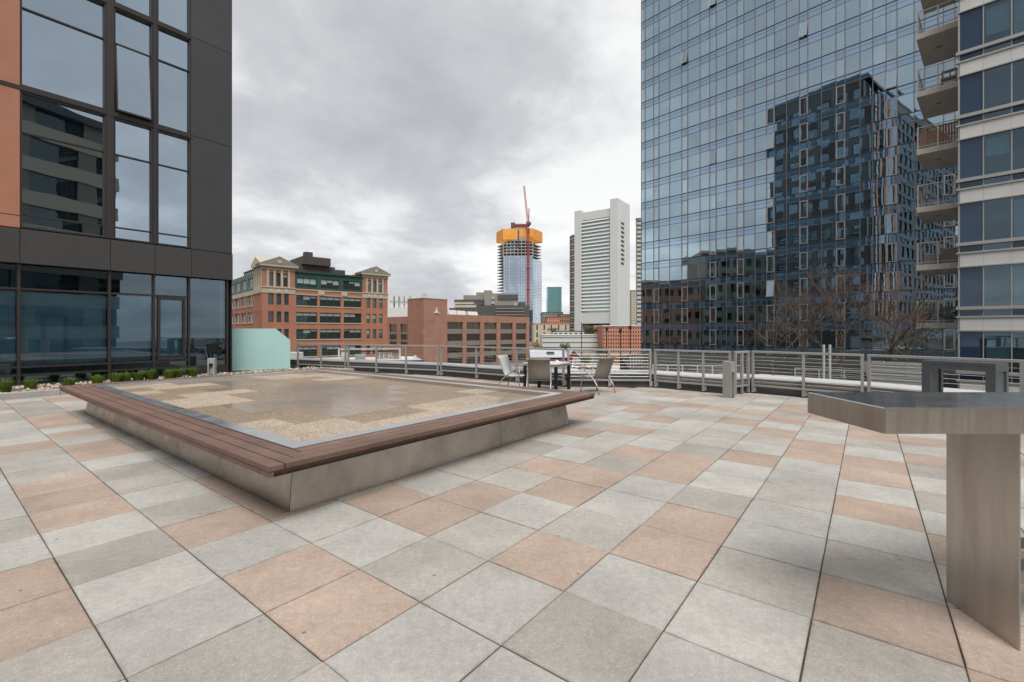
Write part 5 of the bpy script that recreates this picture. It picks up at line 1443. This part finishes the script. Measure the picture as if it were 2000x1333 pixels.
block('white_pavilion', 'white low pavilion roof in front of the cream building', 'white_band', 1080, 1140, 648, 657, 340, 15, 1, 6, 'far_glass', .6, .4)
# city blocks behind the dark building: only their mirror image shows, in the lower half of the glass tower
def side_block(label, mat, y0, y1, x, zt, rows, cols, wf, hf):
    t = thing('neighbour_block', label, 'building', (x, (y0 + y1) / 2, GZ)); W = y1 - y0
    fr_ = lambda: MB((x, y1, 0), (0, -1)) if False else MB((x, y0, 0), (0, 1))
    ops = [(W * (c_ + .5 - wf / 2) / cols, W * (c_ + .5 + wf / 2) / cols, GZ + 2 + (zt - GZ - 3) * (r_ + .5 - hf / 2) / rows, GZ + 2 + (zt - GZ - 3) * (r_ + .5 + hf / 2) / rows) for r_ in range(rows) for c_ in range(cols)]
    obj('wall', fr_().wall(0, W, GZ, zt, ops, 0, .3), mat, t); obj('glazing', fr_().box(.1, W - .1, .35, .4, GZ, zt - .1), 'far_glass', t)
    obj('body', fr_().box(0, W, .42, 22, GZ, zt - .05), mat, t); obj('cornice', fr_().box(-.4, W + .4, -.5, 22, zt, zt + .9), 'lime', t)
side_block('dark brick block mirrored in the lower middle of the glass tower', 'conc_grey', 6, 31, -63, 27, 8, 9, .6, .55)
side_block('brown block mirrored at the lower left of the glass tower', 'brick_b', 31.2, 62, -64, 17.5, 6, 10, .55, .5)
side_block('far brown block mirrored at the left edge of the glass tower', 'brick_b', 62.2, 96, -78, 15, 5, 10, .55, .5)
# banded block behind the viewer's right shoulder, mirrored in the big left-hand window
rbk = thing('banded_beige_block', 'beige banded block mirrored in the large window at the left', 'building', (22, -10, GZ))
ro_, rd_ = (28.6, -6.2, 0), (-0.83, -0.555)
obj('core', MB(ro_, rd_).box(.2, 22, .6, 16, GZ, 21.6), 'dark_grey', rbk)
for k in range(11):
    z_ = GZ + .4 + 3.1 * k
    obj('band', MB(ro_, rd_).box(0, 22, 0, 16.2, z_, z_ + 1.25), 'cream', rbk)
    obj('glazing', MB(ro_, rd_).box(.1, 21.9, .3, .36, z_ + 1.26, z_ + 3.09), 'far_glass', rbk)
    for q_ in range(4): obj('pier', MB(ro_, rd_).box(1 + q_ * 5.3, 2.6 + q_ * 5.3, .12, .29, z_ + 1.26, z_ + 3.09), 'conc_grey', rbk)
obj('roof', MB(ro_, rd_).box(-.3, 22.3, -.4, 16.5, 22.2, 22.9), 'slate_fascia', rbk)
# museum on the channel: long shed with pale roof and a red gable
M['roof_pale'] = simple('pale_blue_roof', (0.45, 0.48, 0.53), .5, .2, .1, .2)
M['barn_red'] = simple('barn_red', (0.22, 0.028, 0.03), .7, 0, .15, .3)
ms = thing('waterside_shed', 'long shed with pale blue roof and red gable over the channel', 'building', (16, 188, GZ))
obj('wall', MB().box(7.6, 24.8, 188, 198, GZ, -9.2), 'barn_red', ms)
obj('roof', MB().xprism([(187.2, -9.2), (198.8, -9.2), (193, -6.2)], 7.4, 22.4), 'roof_pale', ms)
obj('roof_lantern', MB().box(14.3, 17.4, 189.2, 191, -8.2, -7.0), 'pent', ms)
obj('gable', MB().yprism([(22.5, -9.2), (28.0, -9.2), (25.2, -6.4)], 187.5, 188.2), 'barn_red', ms)
obj('gable_roof', MB().yprism([(22.0, -9.25), (22.5, -9.2), (25.2, -6.39), (28.0, -9.2), (28.5, -9.25), (25.2, -5.9)], 187.2, 199), 'roof_pale', ms)
obj('gable_window', MB().box(24.7, 25.7, 187.3, 187.48, -8.4, -7.4), 'pent', ms)
for k in range(12): obj('pile', MB().box(8 + k * 1.5, 8.4 + k * 1.5, 187.2, 187.6, GZ, -10.6), 'white_band', ms)
# tall dark lamp posts
for x, y, h, lab in ((X(1185, 150), 150, 13.5, 'leftmost dark lamp post in front of the salmon building'), (X(1212, 140), 140, 13, 'middle dark lamp post with a wide head in front of the salmon building'), (X(1231, 146), 146, 14, 'rightmost dark lamp post in front of the salmon building'), (X(1136, 230), 230, 18, 'thin dark mast in front of the cream building')):
    t = thing('lamp_post', lab, 'lamp post', (x, y, GZ), 'dark lamp posts on the plaza')
    obj('pole', MB((x, y, GZ)).tube([(0, 0, 0), (0, 0, h)], .22, 8, .15), 'black_metal', t)
    if h < 15: obj('lamp_head', MB((x, y, GZ)).box(-.35, .35, -.35, .35, h, h + 1.3), 'black_metal', t)
# leafless / early leaf trees of the plaza
M['leaf_olive'] = simple('early_leaf', (0.10, 0.095, 0.035), .8, 0, .3, .3)
M['leaf_rust'] = simple('rust_leaf', (0.22, 0.15, 0.055), .8, 0, .3, .3)
def leafy(x, y, z, h, w, mat, lab, sz=.35, n=500):
    t = thing('plaza_tree', lab, 'tree', (x, y, z), 'trees of the city blocks')
    tr = MB((x, y, z)); tr.tube([(0, 0, 0), (.1, 0, h * .5)], .18, 6, .1)
    for k in range(5): a = k * 1.3; tr.tube([(.1, 0, h * .45), (math.cos(a) * w * .5, math.sin(a) * w * .5, h * .8)], .09, 4, .03)
    obj('trunk', tr, 'bark', t)
    mb = MB()
    for k in range(9): leafball(mb, x + ra.uniform(-.6, .6) * w, y + ra.uniform(-.6, .6) * w, z + h * ra.uniform(.55, .9), w * .42, h * .18, n // 9, ra, sz)
    obj('crown', mb, mat, t)
leafy(X(1079, 302), 302, Z(655, 302), 4.6, 3.6, 'leaf_olive', 'olive tree on the cream building roof at its left end')
leafy(X(1152, 302), 302, Z(655, 302), 6.2, 3.8, 'leaf_olive', 'olive tree on the cream building roof below the white tower', n=700)
leafy(X(1162, 304), 304, Z(655, 304), 4.8, 2.8, 'leaf_olive', 'smaller olive tree right beside the larger one on the cream roof')
leafy(X(1046, 240), 240, GZ, 8.4, 3.4, 'leaf_rust', 'rusty tree beside the brown brick office corner')
leafy(X(1056, 215), 215, GZ, 6.4, 2.6, 'leaf_rust', 'smaller rusty tree in front of the cream building')
leafy(X(1104, 250), 250, GZ, 7.0, 3.4, 'leaf_olive', 'olive tree behind the waterside shed')
leafy(X(1178, 215), 215, GZ, 6.0, 3.6, 'shrub', 'dark evergreen left of the salmon building')
leafy(X(1142, 170), 170, GZ, 4.6, 3.0, 'leaf_olive', 'olive plaza tree right of the red gable')
leafy(X(1170, 128), 128, GZ, 3.6, 3.0, 'leaf_olive', 'low olive plaza tree behind the right dining chair')
# parked cars on the plaza edge
def car(x, y, d, mat, lab):
    t = thing('parked_car', lab, 'car', (x, y, GZ + .015), 'cars parked by the plaza'); o = (x, y, GZ + .015)
    obj('body', MB(o, d).yprism([(-2.2, .35), (2.2, .35), (2.2, .8), (1.3, .9), (.6, 1.4), (-1.0, 1.45), (-1.7, .95), (-2.2, .85)], -.85, .85), mat, t)
    obj('glass', MB(o, d).yprism([(-1.55, .95), (1.15, .95), (.55, 1.36), (-.95, 1.40)], -.86, .86), 'far_glass', t)
    for sx in (-1.35, 1.35):
        for sy in (-.8, .8): obj('wheel', MB(o, d).tube([(sx, sy - .12, .33), (sx, sy + .12, .33)], .33, 12), 'black_metal', t)
M['car_white'] = simple('car_white', (.6, .6, .6), .3, 0, .03); M['car_red'] = simple('car_red', (.3, .03, .03), .3, 0, .03); M['car_grey'] = simple('car_grey', (.12, .13, .14), .3, .3, .03)
for k, (u, Y, mt, lab) in enumerate(((1128, 168, 'car_white', 'white car parked nearest the red gable'), (1140, 160, 'car_red', 'red car parked on the plaza'), (1150, 150, 'car_grey', 'grey car parked left of the lamp posts'), (1204, 138, 'car_grey', 'dark car parked between the lamp posts'), (1240, 128, 'car_white', 'white car parked at the right end of the plaza'), (1222, 150, 'car_red', 'red car parked behind the right lamp post'))):
    car(X(u, Y), Y, (1, ra.uniform(-.2, .2)), mt, lab)
